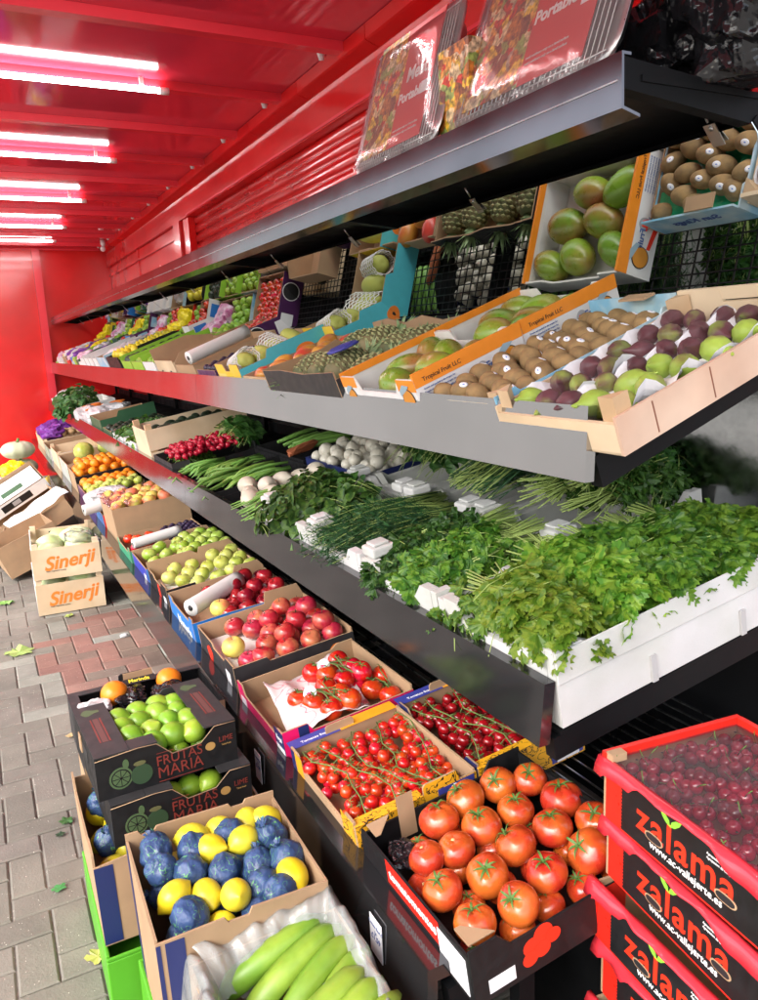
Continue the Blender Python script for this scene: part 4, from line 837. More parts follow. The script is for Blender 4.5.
# red crate, roll, further away
t, X = crate(4, .03, 4.97, .42, .36, .11, 'red and blue carton with red tomatoes and pears', 'redcard', 'kraft', mos={'near': M['redcard'], 'front': mat('mid_blue_card', (.03, .16, .42), .4)})
fill(['redtom', 'peach'], X, .06, .38, .05, .32, .11, .075, 'red fruit in the red and blue carton', 'fruit', 'red fruit in the red and blue carton')
roll(X @ T(.06, .05, .165) @ RZ(R_(10)), .32, .034, 'white bag roll resting on the red and blue carton')
t, X = crate(4, .03, 5.36, .42, .36, .10, 'purple printed carton of dark grapes on the bottom shelf', 'purplecard', 'kraft', far=tab(.1, .14), mos={'front': M['indigo']})
fill('plum', X, .04, .40, .03, .33, .09, .040, 'dark grape in the purple printed carton', 'grape', 'dark grapes in the purple carton', orient='rand')
def crumple(X, sx, sy, sz, m, name, label, cat, seed=0, amp=.35, fr=2.2, seg=30, rings=18):
    mb = MB(); vs, fs = ball(1, 1, 1, 1, seg, rings); o = Vector((seed*5.1, seed*2.3, 0)); out = []
    for v in vs:
        v = Vector(v); q = 1+amp*noise.noise(v*fr+o)+amp*.4*abs(noise.noise(v*fr*2.6+o)); p = v*q
        p = Vector((max(-1, min(1, p.x*1.1)), max(-1, min(1, p.y*1.1)), p.z)); out.append((p.x*sx, p.y*sy, max(-sz, p.z*sz)))
    mb.add(out, fs, M[m] if isinstance(m, str) else m, False); return tag(mb.build(name, None, X), label, cat)
crumple(SX(4, .12, 5.35, .16), .14, .10, .045, 'bagwhite', 'plastic_bag', 'crumpled white plastic bag over the purple grape carton', 'bag', 1)
t, X = crate(4, .03, 5.78, .42, .46, .12, 'black carton of small green pears on the bottom shelf', 'blackcard', 'kraft', near=flat(.095), mos={'front': M['purplecard']})
lettering('casual pears', .05, M['whiteink'], t, T(.26, -.001, .05) @ NEAR)
fill('apple_yellow', X, .05, .38, .03, .20, .12, .07, 'small green pear in the black carton', 'pear', 'small green pears in the black carton', layers=1)
fill('orange', X, .05, .38, .26, .42, .13, .07, 'orange at the far end of the pear carton', 'orange', 'oranges behind the pears')
t, X = crate(4, .03, 6.30, .43, .44, .20, 'deep black carton heaped with oranges', 'blackcard', 'kraft', front=flat(.19), near=flat(.165), mos={'front': M['kraft']})
fill('orange', X, .05, .40, .05, .40, .175, .074, 'orange in the deep black carton', 'orange', None, layers=2, rows=False, lz=.7)
for o in C.objects:
    if o.get('label') == 'orange in the deep black carton': o['group'] = 'oranges in the deep black carton'
t, X = crate(4, .03, 6.80, .45, .72, .20, 'plain brown carton holding two pomelos', 'kraft', 'kraft', near=[(0, .20), (1, .25)], mos={'front': mat('mixed_print_card', (.35, .42, .28), .5, col2=(.5, .5, .55), mixscale=14)})
spawn('pomelo', X @ T(.18, .25, .25), 'large yellow green pomelo in the plain brown carton', 'pomelo'); spawn('pomelo', X @ T(.37, .30, .24), 'duller green pomelo at the back of the plain brown carton', 'pomelo', scale=.85)
t = thing('wooden_crate', 'pale wooden crate behind the pomelo carton', 'crate', SX(4, .03, 7.60, .0)); wcrate_mb(.45, .75, .20, M['paleoak'], .055, .02).build('slats', t)
t, X = crate(4, .02, 8.45, .45, .7, .16, 'white printed carton near the far end of the bottom shelf', 'whitecard', 'kraft', mos={'front': mat('mixed_print_card2', (.45, .48, .42), .5, col2=(.12, .2, .12), mixscale=16)})
X = SX(4, .03, 9.2); t = thing('wooden_crate', 'far wooden crate of potatoes at the end of the bottom shelf', 'crate', X); wcrate_mb(.45, 1.2, .16, M['paleoak'], .05, .02).build('slats', t)
fill('potato', X, .06, .40, .08, 1.1, .20, .085, 'tan potato at the far end of the bottom shelf', 'potato', 'potatoes at the far end', orient='rand')
for i in range(4): crumple(X @ T(.12+.1*(i % 2), .14+.28*i, .22), .13, .12, .07, 'bagpurple', 'net_bag', 'purple net bag, %s from the near side of the potato crate' % ORD[i], 'net bag', i+3)
# ================================================================== THIRD SHELF : herbs
def foambox(u, y, Lx, Ly, h, label, knobs=True, seed=0):
    X = SX(3, u, y, 0); t = thing('polystyrene_box', label, 'box', X)
    rnd = random.Random(seed); d = .028
    mb = carton_mb(Lx, Ly, h, M['foam'], M['foam'], th=.024, front=[(0, h+.008), (.14, h+.008), (.24, h-d), (.76, h-d), (.86, h+.008), (1, h+.008)], back=dip(h, h-d, .25, .75, .08), near=[(0, h+.008), (.10, h+.008), (.17, h-d*.6), (.42, h-d*.6), (.47, h-.004), (.53, h-.004), (.58, h-d*.6), (.83, h-d*.6), (.90, h+.008), (1, h+.008)], far=dip(h, h-d, .2, .8, .08))
    mb.box((.028, .028, .008), (Lx-.028, Ly-.028, .03), M['foam']); o = mb.build('box', t); b = o.modifiers.new('bevel', 'BEVEL'); b.width = .004; b.segments = 2; b.limit_method = 'ANGLE'
    mb = MB()
    for i, (x, yy) in enumerate([(0.004, Ly-.07), (Lx-.074, Ly-.07), (Lx-.074, .004)] if knobs else []):
        mb.box((x, yy, h+.009), (x+.07, yy+.066, h+.036), M['foam'])
        if knobs: mb.box((x+.012, yy+.010, h+.0365), (x+.058, yy+.056, h+.044), M['foam'])
    # base step
    for o in mb.build_each('corner_block', t): b = o.modifiers.new('bevel', 'BEVEL'); b.width = .007; b.segments = 3
    return t, X
t, XA = foambox(.022, 1.0, .64, .385, .145, 'white polystyrene box of bright coriander at the near end', knobs=False, seed=1)
# pallet notches on the near wall
o = MB(); o.box((.0, -.0042, .088), (.64, -.0006, .150), M['foam']); o = o.build('rim_band', t); b = o.modifiers.new('bevel', 'BEVEL'); b.width = .0015
mb = MB()
for x in (.22, .47): mb.box((x, -.0052, .0), (x+.014, -.0006, .055), mat('foam_notch', (.45, .45, .45), .9))
list(mb.build_each('pallet_notch', t))
tB, XB = foambox(.022, 1.39, .42, .375, .145, 'white polystyrene box of parsley, second from the near end', seed=2)
tC, XC = foambox(.022, 1.77, .42, .375, .145, 'white polystyrene box of dill, third from the near end', seed=3)
tD, XD = foambox(.022, 2.15, .42, .42, .145, 'white polystyrene box of mint, farthest of the front row', seed=4)
tF, XF = foambox(.452, 1.39, .40, .375, .14, 'rear polystyrene box of parsley behind the parsley box', knobs=False, seed=6)
tG, XG = foambox(.452, 1.77, .40, .375, .14, 'rear polystyrene box of dill behind the dill box', knobs=False, seed=7)
tH, XH = foambox(.452, 2.15, .40, .42, .14, 'rear polystyrene box of broad leaved herbs behind the mint', knobs=False, seed=8)
TD = lambda x, y, z, yaw, tl=0: T(x, y, z) @ RZ(R_(yaw)) @ RY(R_(tl))
# fill under herbs
for k, (x, y, L, W, n, lm, lab, yaw) in enumerate([
    (.09, .315, .29, .14, 330, 'cor2', 'bright coriander bunch at the near front corner, stems pointing away', -95),
    (.215, .335, .30, .14, 330, 'cor2', 'bright coriander bunch, second from the lip in the near box', -88),
    (.345, .345, .31, .14, 330, 'cor', 'coriander bunch, third from the lip in the near box', -86),
    (.46, .355, .32, .14, 320, 'cor', 'coriander bunch, fourth from the lip in the near box', -82),
    (.565, .36, .32, .14, 300, 'cor', 'coriander bunch at the back corner of the near box', -78)]):
    bunch('cor', XA @ TD(x, y-.005, .112+.014*(k % 2)-.018*(k > 2), yaw, -1+2*(k % 2)), L, W*.90, .13-.012*(k > 2), n, .044, M[lm], lab, None, droop=.10, seed=k+10, nstem=46, stem_len=.42)
for k, (x, y, z, yaw, lab) in enumerate([(.10, .10, .06, 95, 'green coriander bunch lying low between the near two boxes at the front'), (.28, .13, .07, 80, 'green coriander bunch low in the near box by the parsley'), (.45, .10, .06, 88, 'dark coriander bunch low at the back of the near box')]):
    bunch('cor', XA @ TD(x, y, z, yaw, -4), .33, .17, .11, 300, .040, M['cor'], lab, None, seed=k+30, nstem=10)
bunch('cor', XB @ TD(.36, .10, .105, 168, 0), .34, .16, .115, 360, .040, M['cor'], 'mid green coriander bunch across the front of the parsley box', None, seed=41, droop=.2, nstem=60, stem_len=.40)
bunch('pars', XB @ TD(.40, .26, .105, 172, 0), .40, .16, .11, 460, .034, M['pars'], 'flat parsley bunch spilling over the lip beside the dill', None, seed=42, droop=.26, nstem=70, stem_len=.42)
for k, (x, y, yaw) in enumerate([(.08, .10, 5), (.06, .26, -4), (.16, .18, 0)]):
    bunch('pars', XF @ TD(x, y, .115+.015*k, yaw, -3), .33, .17, .13, 420, .034, M['pars'], 'dark parsley bunch in the rear box, %s one' % ORD[k], None, seed=50+k, nstem=30)
dill(XC @ TD(.40, .12, .095, 172, 0), .41, .17, .085, 90, 'feathery dill bunch nearer the parsley with leaves over the lip', None, 1)
dill(XC @ TD(.42, .27, .10, 184, 0), .43, .17, .085, 90, 'feathery dill bunch beside the mint box', None, 2)
dill(XG @ TD(.05, .12, .125, 8, -2), .36, .17, .12, 80, 'dill bunch in the rear box with pale cut stems toward the lip', None, 3)
dill(XG @ TD(.06, .27, .125, -6, -2), .36, .17, .12, 80, 'dill bunch at the far side of the rear dill box', None, 4)
for k, (x, y, z, yaw) in enumerate([(.38, .10, .09, 176), (.39, .23, .10, 184), (.40, .36, .09, 172), (.30, .30, .13, 200)]):
    bunch('mint', XD @ TD(x, y, z, yaw, 0), .36, .17, .13, 300, .042, M['mint'], 'dark leafy mint bunch in the front mint box, %s from the near side' % ORD[k], None, seed=60+k, stems=False, droop=.2)
for k, (x, y) in enumerate([(.05, .12), (.05, .30), (.2, .22)]):
    bunch('spinach', XH @ TD(x, y, .13+.02*(k == 2), 0, -3), .36, .20, .14, 240, .052, M['spinach'], 'broad leaved herb bunch in the rear box, %s from the near side' % ORD[k], None, seed=70+k, stems=False)
# spring onions
def sticks(X, n, L, r, m, W, H, label, name, cat, white=True, seed=0, spread=.008):
    rnd = random.Random(seed); t = thing(name, label, cat, X); a = MB(); b = MB()
    for i in range(n):
        y, z = rnd.gauss(0, W*.3), abs(rnd.gauss(0, H*.4)); y2 = y*1.2+rnd.gauss(0, spread*2)
        a.tube([(.1*L, y, z+.004), (L*.5, (y+y2)/2, z+.012), (L*.8, y2, z+.010), (L*(1+rnd.uniform(-.1, .1)), y2*1.3, z-.01)], [r, r*1.2, r*1.1, r*.3], M[m], 6)
        if white: b.tube([(-.02, y, z+.002), (0, y, z+.003), (.1*L, y, z+.004)], [r*.6, r*1.3, r], M['turnip'], 6)
    a.build('leaves', t); 
    if white: b.build('bulbs', t)
    return t
t, X = crate(3, .03, 2.60, .42, .10, .075, 'narrow kraft crate under the spring onions', 'kraft', 'kraft', front=flat(.05))
for k in range(3): sticks(SX(3, .42, 2.62+.035*k, .095+.01*k) @ RZ(R_(178-4*k)), 10, .42, .0055, 'springonion', .05, .02, 'spring onion bunch lying toward the lip, %s from the mint box' % ORD[k], 'spring_onion_bunch', 'spring onions', seed=k)
t, X = crate(3, .02, 2.74, .44, .44, .07, 'black crate of white daikon roots on the third shelf', 'blackcard', 'blackcard', front=flat(.06), near=flat(.08))
for i in range(11):
    x, y = .05+.075*(i % 5)+.03*(i//5), .08+.13*(i//5)+random.uniform(-.02, .02)
    spawn('turnip', X @ T(x, y, .10+.02*random.random()) @ RZ(random.uniform(-.6, .6)) @ RX(1.35+random.gauss(0, .15)), 'white daikon root in the black crate, %s from the lip' % ORD[i % 5], 'root', 'daikon roots in the black crate', scale=random.uniform(1.05, 1.3))
t, X = crate(3, .47, 2.62, .36, .62, .12, 'blue black crate of white onions at the back of the third shelf', 'navy', 'navy')
fill('wonion', X, .04, .32, .04, .58, .105, .060, 'white onion in the rear crate', 'onion', 'white onions in the rear crate', layers=2, lz=.5, jit=.9, skip=.12, sc=(.8, 1.1), orient='rand')
for q, (yy, lab, seed) in enumerate([(3.20, 'black crate of long green beans nearest the daikon', 3), (3.58, 'black and green crate of green beans, farther one', 4)]):
    t, X = crate(3, .02, yy, .44, .36, .09, lab, 'blackcard', 'blackcard', front=[(0, .09), (.15, .09), (.2, .06), (.8, .06), (.85, .09), (1, .09)], mos={'front': M['blackcard' if q == 0 else 'greencard']})
    mb = MB(); mb.box((-.001, .02, .02), (-.0004, .06, .085), M['yellowink']); mb.box((-.001, .29, .02), (-.0004, .33, .085), M['yellowink']); list(mb.build_each('yellow_label', t))
    for k in range(5):
        sticks(X @ T(.40-.05*k, .06+.06*k, .065+.01*(k % 2)) @ RZ(R_(178+random.uniform(-25, 25))), 11, .22, .0065, 'bean', .09, .035, '%s handful of green beans in the %s' % (ORD[k], 'nearer bean crate' if q == 0 else 'farther bean crate'), 'green_beans', 'beans', white=False, seed=seed*9+k, spread=.03)
t, X = crate(3, .47, 3.28, .36, .66, .10, 'black crate with loose herbs behind the green beans', 'blackcard', 'blackcard')
sticks(X @ T(.05, .30, .09), 26, .30, .009, 'bean', .3, .03, 'long green cucumbers and pods in the rear black crate', 'green_beans', 'pods', white=False, seed=88)
crumple(X @ T(.08, .18, .12) @ RZ(.5), .11, .025, .02, mat('rust_brown', (.40, .12, .05), .6), 'ginger_root', 'rusty brown root lying at the front of the rear black crate', 'root', 9)
t, X = crate(3, .02, 3.97, .46, .44, .12, 'black carton of red radishes in front of the wooden crate', 'greycard', 'blackcard', front=flat(.12), near=[(0, .12), (.2, .12), (.24, .08), (1, .085)])
fill('radish', X, .06, .42, .08, .36, .125, .030, 'small red radish in the black carton', 'radish', 'red radishes in the black carton', orient='rand', layers=2, jit=1.1, skip=.25)
bunch('pars', X @ T(.02, .22, .08) @ RZ(.3), .22, .16, .06, 160, .034, M['cor'], 'radish tops at the front of the radish carton', None, seed=91, stems=False)
bunch('spinach', X @ T(.30, .12, .12) @ RZ(.3), .20, .18, .14, 200, .06, M['spinach'], 'dark leafy cabbage at the back of the radish carton', None, seed=92, stems=False)
X = SX(3, .02, 4.48); t = thing('wooden_crate', 'tall wooden crate standing behind the radishes', 'crate', X); wcrate_mb(.60, .40, .25, M['paleoak'], .10, .012, .035, .03, m2=M['wood']).build('slats', t)
fill('avocado', X, .08, .5, .08, .32, .20, .08, 'dark green avocado in the tall wooden crate', 'avocado', 'avocados in the tall wooden crate', orient='rand')
spec = [(4.95, .42, .13, 'whitecard', 'whitecard', 'white carton with green stripe beside the tall wooden crate', 'cor'),
        (5.42, .42, .12, 'whitecard', 'kraftwhite', 'second white carton of greens past the wooden crate', 'mint'),
        (5.90, .42, .12, 'dkgreen', 'kraft', 'dark green carton of aubergines on the third shelf', None),
        (6.38, .60, .17, 'dkgreen', 'kraft', 'open green carton with brown inside on the third shelf', None)]
for i, (y, ly, h, mo, mi, lab, herb) in enumerate(spec):
    t, X = crate(3, .02, y, .44, ly, h, lab, mo, mi, near=[(0, h), (.3, h), (.35, h+.04), (1, h+.05)] if i == 3 else None)
    if i == 0: panel(t, 'front', .05, .13, .02, .12, M['limecard'])
    if i == 2: fill('avocado', X, .05, .4, .05, ly-.05, .10, .08, 'dark avocado in the dark green carton', 'avocado', 'avocados in the dark green carton', orient='rand')
    if herb: bunch('spinach' if herb == 'mint' else 'pars', X @ T(.38, .2, .08) @ RZ(PI), .36, .34, .12, 200, .05, M['spinach' if herb == 'mint' else herb], 'leafy greens in the %s' % ('white green striped carton' if i == 0 else 'second white carton'), None, seed=100+i, stems=False)
crumple(SX(3, .22, 7.3, .10), .2, .28, .10, 'bagwhite', 'plastic_bag', 'white plastic bag of leaves on the third shelf before the carrots', 'bag', 12)
X = SX(3, .02, 7.6); t, X = crate(3, .02, 7.6, .44, .7, .09, 'low white crate of carrots with a white liner', 'whitecard', 'kraftwhite')
for i in range(16): spawn('carrot', X @ T(random.uniform(.06, .4), .08+.55*i/15, .13+.02*random.random()) @ RZ(random.uniform(-.4, .4)) @ RY(PI/2), 'orange carrot on the third shelf near the far end', 'carrot', 'carrots near the far end')
crumple(X @ T(.10, .28, .06), .13, .34, .10, 'bagwhite', 'plastic_liner', 'white plastic liner hanging over the front of the carrot crate', 'liner', 14)
bunch('spinach', SX(3, .35, 8.5, .1) @ RZ(2.8), .4, .5, .25, 260, .08, M['spinach'], 'dark leafy greens behind the carrots near the far end', None, seed=120, stems=False)
t, X = crate(3, .02, 8.4, .44, .9, .15, 'white carton near the far end of the third shelf', 'whitecard', 'kraftwhite')
t, X = crate(3, .02, 9.4, .44, 1.2, .14, 'farthest white and grey carton of the third shelf', 'whitecard', 'kraftwhite'); crumple(X @ T(.2, .4, .16), .2, .4, .08, 'bagwhite', 'plastic_bag', 'white plastic bags on the farthest carton of the third shelf', 'bag', 15)
# ================================================================== SECOND SHELF
# figs in shallow wooden tray
X = SX(2, -.004, .925, -.002); t = thing('fig_crate', 'shallow wooden tray of figs on white paper at the near end', 'crate', X)
mb = MB(); Lx, Ly = .53, .325
mb.box((0, 0, 0), (Lx, .007, .068), mat('pinkish_plywood', (.60, .40, .29), .7, noise_amt=.12, noise_scale=9, col2=(.68, .50, .38), mixscale=4)); mb.box((0, Ly-.007, 0), (Lx, Ly, .068), M['paleoak'])
mb.box((0, .0075, .0), (.010, Ly-.0075, .055), M['paleoak']); mb.box((0, .008, .0), (Lx-.002, Ly-.008, .004), M['paleoak'])
mb.build('tray', t)
mb = MB(); wall(mb, Ly-.016, [(0, .105), (.35, .105), (.36, .075), (.64, .075), (.65, .105), (1, .105)], .009, M['paleoak'], M['paleoak'], T(Lx, .008, 0) @ RZ(PI/2))
mb.box((Lx-.0085, .09, .080), (Lx-.0005, .21, .105), M['paleoak']); mb.build('end_board', t)
mb = MB()
for sx, sy, dx, dy in ((.0105, .0075, 1, 1), (.0105, Ly-.0075, 1, -1), (Lx-.012, .0075, -1, 1), (Lx-.012, Ly-.0075, -1, -1)):
    p = [(sx, sy), (sx+.034*dx, sy), (sx, sy+.034*dy)]; p = p if dx*dy > 0 else p[::-1]; mb.prism(p, .005, .098, M['wood'])
list(mb.build_each('corner_post', t))
mb = MB()
for x in (.08, .22, .36, .50): mb.box((x, -.0008, .006), (x+.0025, -.0001, .062), M['brownwood'])
mb.build('staple_line', t)
sheet_n = 22
for q, (lab, y0, y1) in enumerate((('white paper liner under the figs at the near side of the tray', .012, .162), ('white paper liner under the purple figs at the far side of the tray', .162, .313))):
    mb = MB(); vs = []
    for i in range(sheet_n+1):
        for j in range(sheet_n+1):
            a, b = i/sheet_n, j/sheet_n; vs.append((.05+.45*a, y0+(y1-y0)*b, .036+.042*abs(noise.noise(Vector((a*5, b*3, q*4))))+.050*(abs(2*b-1)**6)*(.6+.4*noise.noise(Vector((a*7, q, 0))))))
    n = sheet_n; mb.add(vs, [(i*(n+1)+j, (i+1)*(n+1)+j, (i+1)*(n+1)+j+1, i*(n+1)+j+1) for i in range(n) for j in range(n)], M['whitepaper'], False); tag(mb.build('paper_liner', None, X), lab, 'paper')
for i in range(30):
    c, r = i % 6, i//6; x = .055+.082*c+random.uniform(-.006, .006); y = .045+.060*r+random.uniform(-.006, .006)
    g = (r == 0 or (r == 1 and c < 3)) or random.random() < .1
    spawn('figgreen' if g else 'fig', X @ T(x, y, .060) @ RZ(random.gauss(.5, .5)) @ RY(-1.30+random.gauss(0, .15)) @ RZ(random.random()*6), '%s fig in the wooden tray, %s row, %s from the lip' % ('green' if g else 'purple', ORD[r], ORD[c]), 'fig', scale=random.uniform(1.0, 1.18))
# kiwi
t, X = crate(2, .008, 1.258, .53, .285, .075, 'light blue carton of kiwis lined in green beside the figs', 'kraft', 'ltblue', front=[(0, .05), (.3, .05), (.35, .065), (.9, .065), (.95, .05), (1, .05)], near=[(0, .08), (.1, .08), (.12, .068), (.88, .068), (.9, .08), (1, .08)], far=flat(.055), back=flat(.095), mos={'near': M['ltblue'], 'back': M['ltblue'], 'front': M['paleoak']})
mb = MB(); mb.box((.006, .2792, .01), (.52, .2795, .053), M['kraft']); mb.box((.49, .06, .096), (.525, .14, .101), M['kraft']); mb.box((.0, .2855, .0), (.53, .289, .058), M['kraft']); list(mb.build_each('side_panel', t))
mb = MB(); mb.box((.01, .01, .012), (.52, .275, .016), M['greentray']); mb.box((.44, .01, .016), (.52, .275, .05), M['greentray']); mb.build('green_liner', t)
mb = MB(); p = [(0, 0), (.032, 0), (0, .032)]; mb.prism(p, .0, .085, M['wood'], X=T(.008, .004, 0)); list(mb.build_each('corner_post', t))
lettering('Sun Kings', .035, M['blueink'], t, T(.5313, .14, .055) @ RZ(PI) @ FRONT, bold=.0008)
fill('kiwi', X, .045, .485, .036, .248, .047, .0545, 'kiwi in the light blue carton', 'kiwi', None, orient='kiwi', rows=True, sc=(1.10, 1.24), jit=.5)
# mango crates
def mangobox(u, y, label, second, lab2):
    Lx, Ly, h = .325, .40, .108
    t, X = crate(2, u, y, Lx, Ly, h, label, 'whitecard', 'kraftwhite', near=[(0, h), (.12, h), (.2, h), (.62, h+.012), (.9, h+.012), (1, h)], far=flat(h+.006), front=[(0, h), (.2, h), (.25, .07), (.75, .07), (.8, h), (1, h)], back=[(0, h), (.2, h), (.25, .08), (.75, .08), (.8, h), (1, h)])
    mb = MB(); mb.box((.0, -.0012, h-.022), (Lx, -.0005, h-.0002), M['orangecard']); mb.box((.0, -.0018, h-.004), (Lx, .0065, h+.0135), M['orangecard']); mb.box((0, Ly-.0065, h-.012), (Lx, Ly+.002, h+.0075), M['orangecard'])
    mb.box((-.0012, 0, h-.03), (-.0005, .085, h-.001), M['orangecard']); mb.box((-.0012, Ly-.085, h-.03), (-.0005, Ly, h-.001), M['orangecard']); list(mb.build_each('orange_band', t))
    def mang(cx, cz, s, Xf):
        mb = MB(); mb.prism([(cx+s*1.10*math.cos(a), cz+s*1.16*math.sin(a)) for a in np.linspace(0, 2*PI, 22)[:-1]], .0005, .0016, M['ink'], X=Xf); mb.prism([(cx+s*math.cos(a), cz+s*1.05*math.sin(a)) for a in np.linspace(0, 2*PI, 22)[:-1]], .0017, .0021, mat('mango_print', (.62, .25, .03), .4), X=Xf)
        mb.prism([(cx+s*.2, cz+s*1.1), (cx-s*1.2, cz+s*.4), (cx-s*1.3, cz+s*.9), (cx-s*.5, cz+s*1.55), (cx+s*.6, cz+s*1.45)], .0022, .0026, mat('blue_grey_print', (.30, .42, .50), .4), X=Xf); mb.build('printed_mango', t)
    mang(.275, .050, .026, NEAR); mang(.055, .055, .026, FRONT @ T(-.10, 0, 0)); mang(-Ly+.045+.0, .05, .022, FRONT)
    lettering('Tropical Fruit LLC', .015, M['ink'], t, T(.080, -.0020, h-.008) @ NEAR)
    for r in range(5): lettering('Grown and packed in the tropics for', .0062, M['blueink'], t, T(.066, -.0014, h-.030-.009*r) @ NEAR)
    lettering('Tropic', .026, M['blueink'], t, T(.150, -.0014, .035) @ NEAR @ RZ(.12), bold=.0006); lettering('Fruit', .026, M['blueink'], t, T(.226, -.0014, .058) @ NEAR, bold=.0006)
    mb = MB(); mb.prism([(.190+.017*math.cos(a), .056+.02*math.sin(a)) for a in np.linspace(0, 2*PI, 20)[:-1]], .0005, .0014, M['greyink'], X=NEAR); mb.prism([(.15, .012), (.25, .034), (.25, .022), (.18, .002)], .0005, .0012, M['redprint'], X=NEAR); mb.build('printed_badge', t)
    lettering('AL', .026, M['redprint'], t, T(.190, -.0017, .054) @ NEAR, bold=.0008)
    mb = MB(); mb.box((.03, Ly-.0068, .01), (Lx-.03, Ly-.0062, h-.025), M['whitecard']); mb.build('inner_flap', t)
    n = 0
    for (x, y_) in [(.075, .09), (.245, .085), (.16, .155), (.07, .225), (.25, .235), (.155, .305), (.265, .345)]:
        spawn('mango', X @ T(x, y_, .060) @ RZ(random.uniform(-.7, .7)) @ RX(PI/2+random.gauss(0, .12)) @ RZ(random.random()*6), 'green and red mango in %s, %s of seven' % (lab2, ORD[n]), 'mango', scale=random.uniform(1.08, 1.26)); n += 1
mangobox(.005, 1.560, 'orange rimmed white mango carton beside the kiwis, front one', False, 'the front mango carton')
mangobox(.335, 1.565, 'orange rimmed white mango carton behind the front one', True, 'the rear mango carton')
# pineapples
def pineapple(X, label, s=1.):
    t = thing('pineapple', label, 'pineapple', X @ Matrix.Scale(s, 4)); mb = MB(); vs = []; fs = []; m1 = M['pineapple']; m2 = mat('pineapple_eye', (.33, .33, .15), .65, rnd=.15, col2=(.20, .24, .10), mixscale=30)
    rows, seg, L, r = 10, 12, .15, .052
    for i in range(rows+1):
        f = i/rows; rr = r*(math.sin(PI*(.12+.80*f))**.45)
        for k in range(seg): a = 2*PI*(k+.5*(i % 2))/seg; vs.append((L*(f-.5), rr*math.cos(a), rr*math.sin(a)))
    mb.add(vs, [(i*seg+k, i*seg+(k+1) % seg, (i+1)*seg+(k+1) % seg, (i+1)*seg+k) for i in range(rows) for k in range(seg)]+[tuple(range(seg))[::-1], tuple(range(rows*seg, rows*seg+seg))], m1, True)
    for i in range(1, rows):
        f = i/rows; rr = r*(math.sin(PI*(.12+.80*f))**.45)
        for k in range(seg):
            a = 2*PI*(k+.5*(i % 2))/seg; c = Vector((L*(f-.5), rr*math.cos(a), rr*math.sin(a))); nrm = Vector((0, math.cos(a), math.sin(a))); tx = Vector((1, 0, 0)); ty = nrm.cross(tx); w = rr*.24
            mb.add([c+tx*.007, c+ty*w, c-tx*.007, c-ty*w, c+nrm*.005], [(0, 1, 4), (1, 2, 4), (2, 3, 4), (3, 0, 4)], m2, False)
    mb.build('fruit', t); mb = MB()
    for i in range(26):
        a = i*2.4; l = .04+.06*(i/26); sp = .9*(1-i/26)+.12; d = Vector((math.cos(sp*.7), math.sin(sp*.7)*math.cos(a), math.sin(sp*.7)*math.sin(a))); e = Vector((math.cos(sp*1.3), math.sin(sp*1.3)*math.cos(a), math.sin(sp*1.3)*math.sin(a)))
        b = Vector((L*.5+.0, .012*math.cos(a), .012*math.sin(a))); s_ = Vector((0, -math.sin(a), math.cos(a)))*.007
        mb.add([b-s_, b+s_, b+d*l*.6+s_*.9, b+d*l*.6-s_*.9, b+d*l*.5+e*l*.6], [(0, 1, 2, 3), (3, 2, 4)], M['pineleaf'], False)
    mb.build('leaf_crown', t); return t
t, X = crate(2, .0, 1.985, .46, .60, .095, 'long grey black carton of pineapples beside the mangoes', 'greycard', 'kraft', front=[(0, .115), (.3, .12), (.6, .11), (1, .12)], far=[(0, .09), (.3, .09), (.35, .11), (.5, .10), (1, .12)], near=[(0, .10), (.6, .105), (.62, .11), (.85, .11), (1, .11)], back=[(0, .11), (.2, .10), (.4, .12), (.6, .10), (.8, .12), (1, .11)])
for i in range(8):
    c, r = i % 2, i//2
    pineapple(X @ T(.15+.20*c, .085+.145*r, .056+.008*(i % 3)) @ RZ((PI if (c == 0 and r == 3) else 0)+random.uniform(-.25, .25)) @ RX(random.random()*6), 'pineapple in the grey carton, %s row from the near side, %s' % (ORD[r], 'beside the lip' if c == 0 else 'beside the mirror'))
crumple(X @ T(.14, .20, .14), .05, .035, .008, 'indigo' if 'indigo' in M else 'navy', 'snack_pack', 'small dark blue packet lying on the pineapples', 'packet', 21, amp=.15)
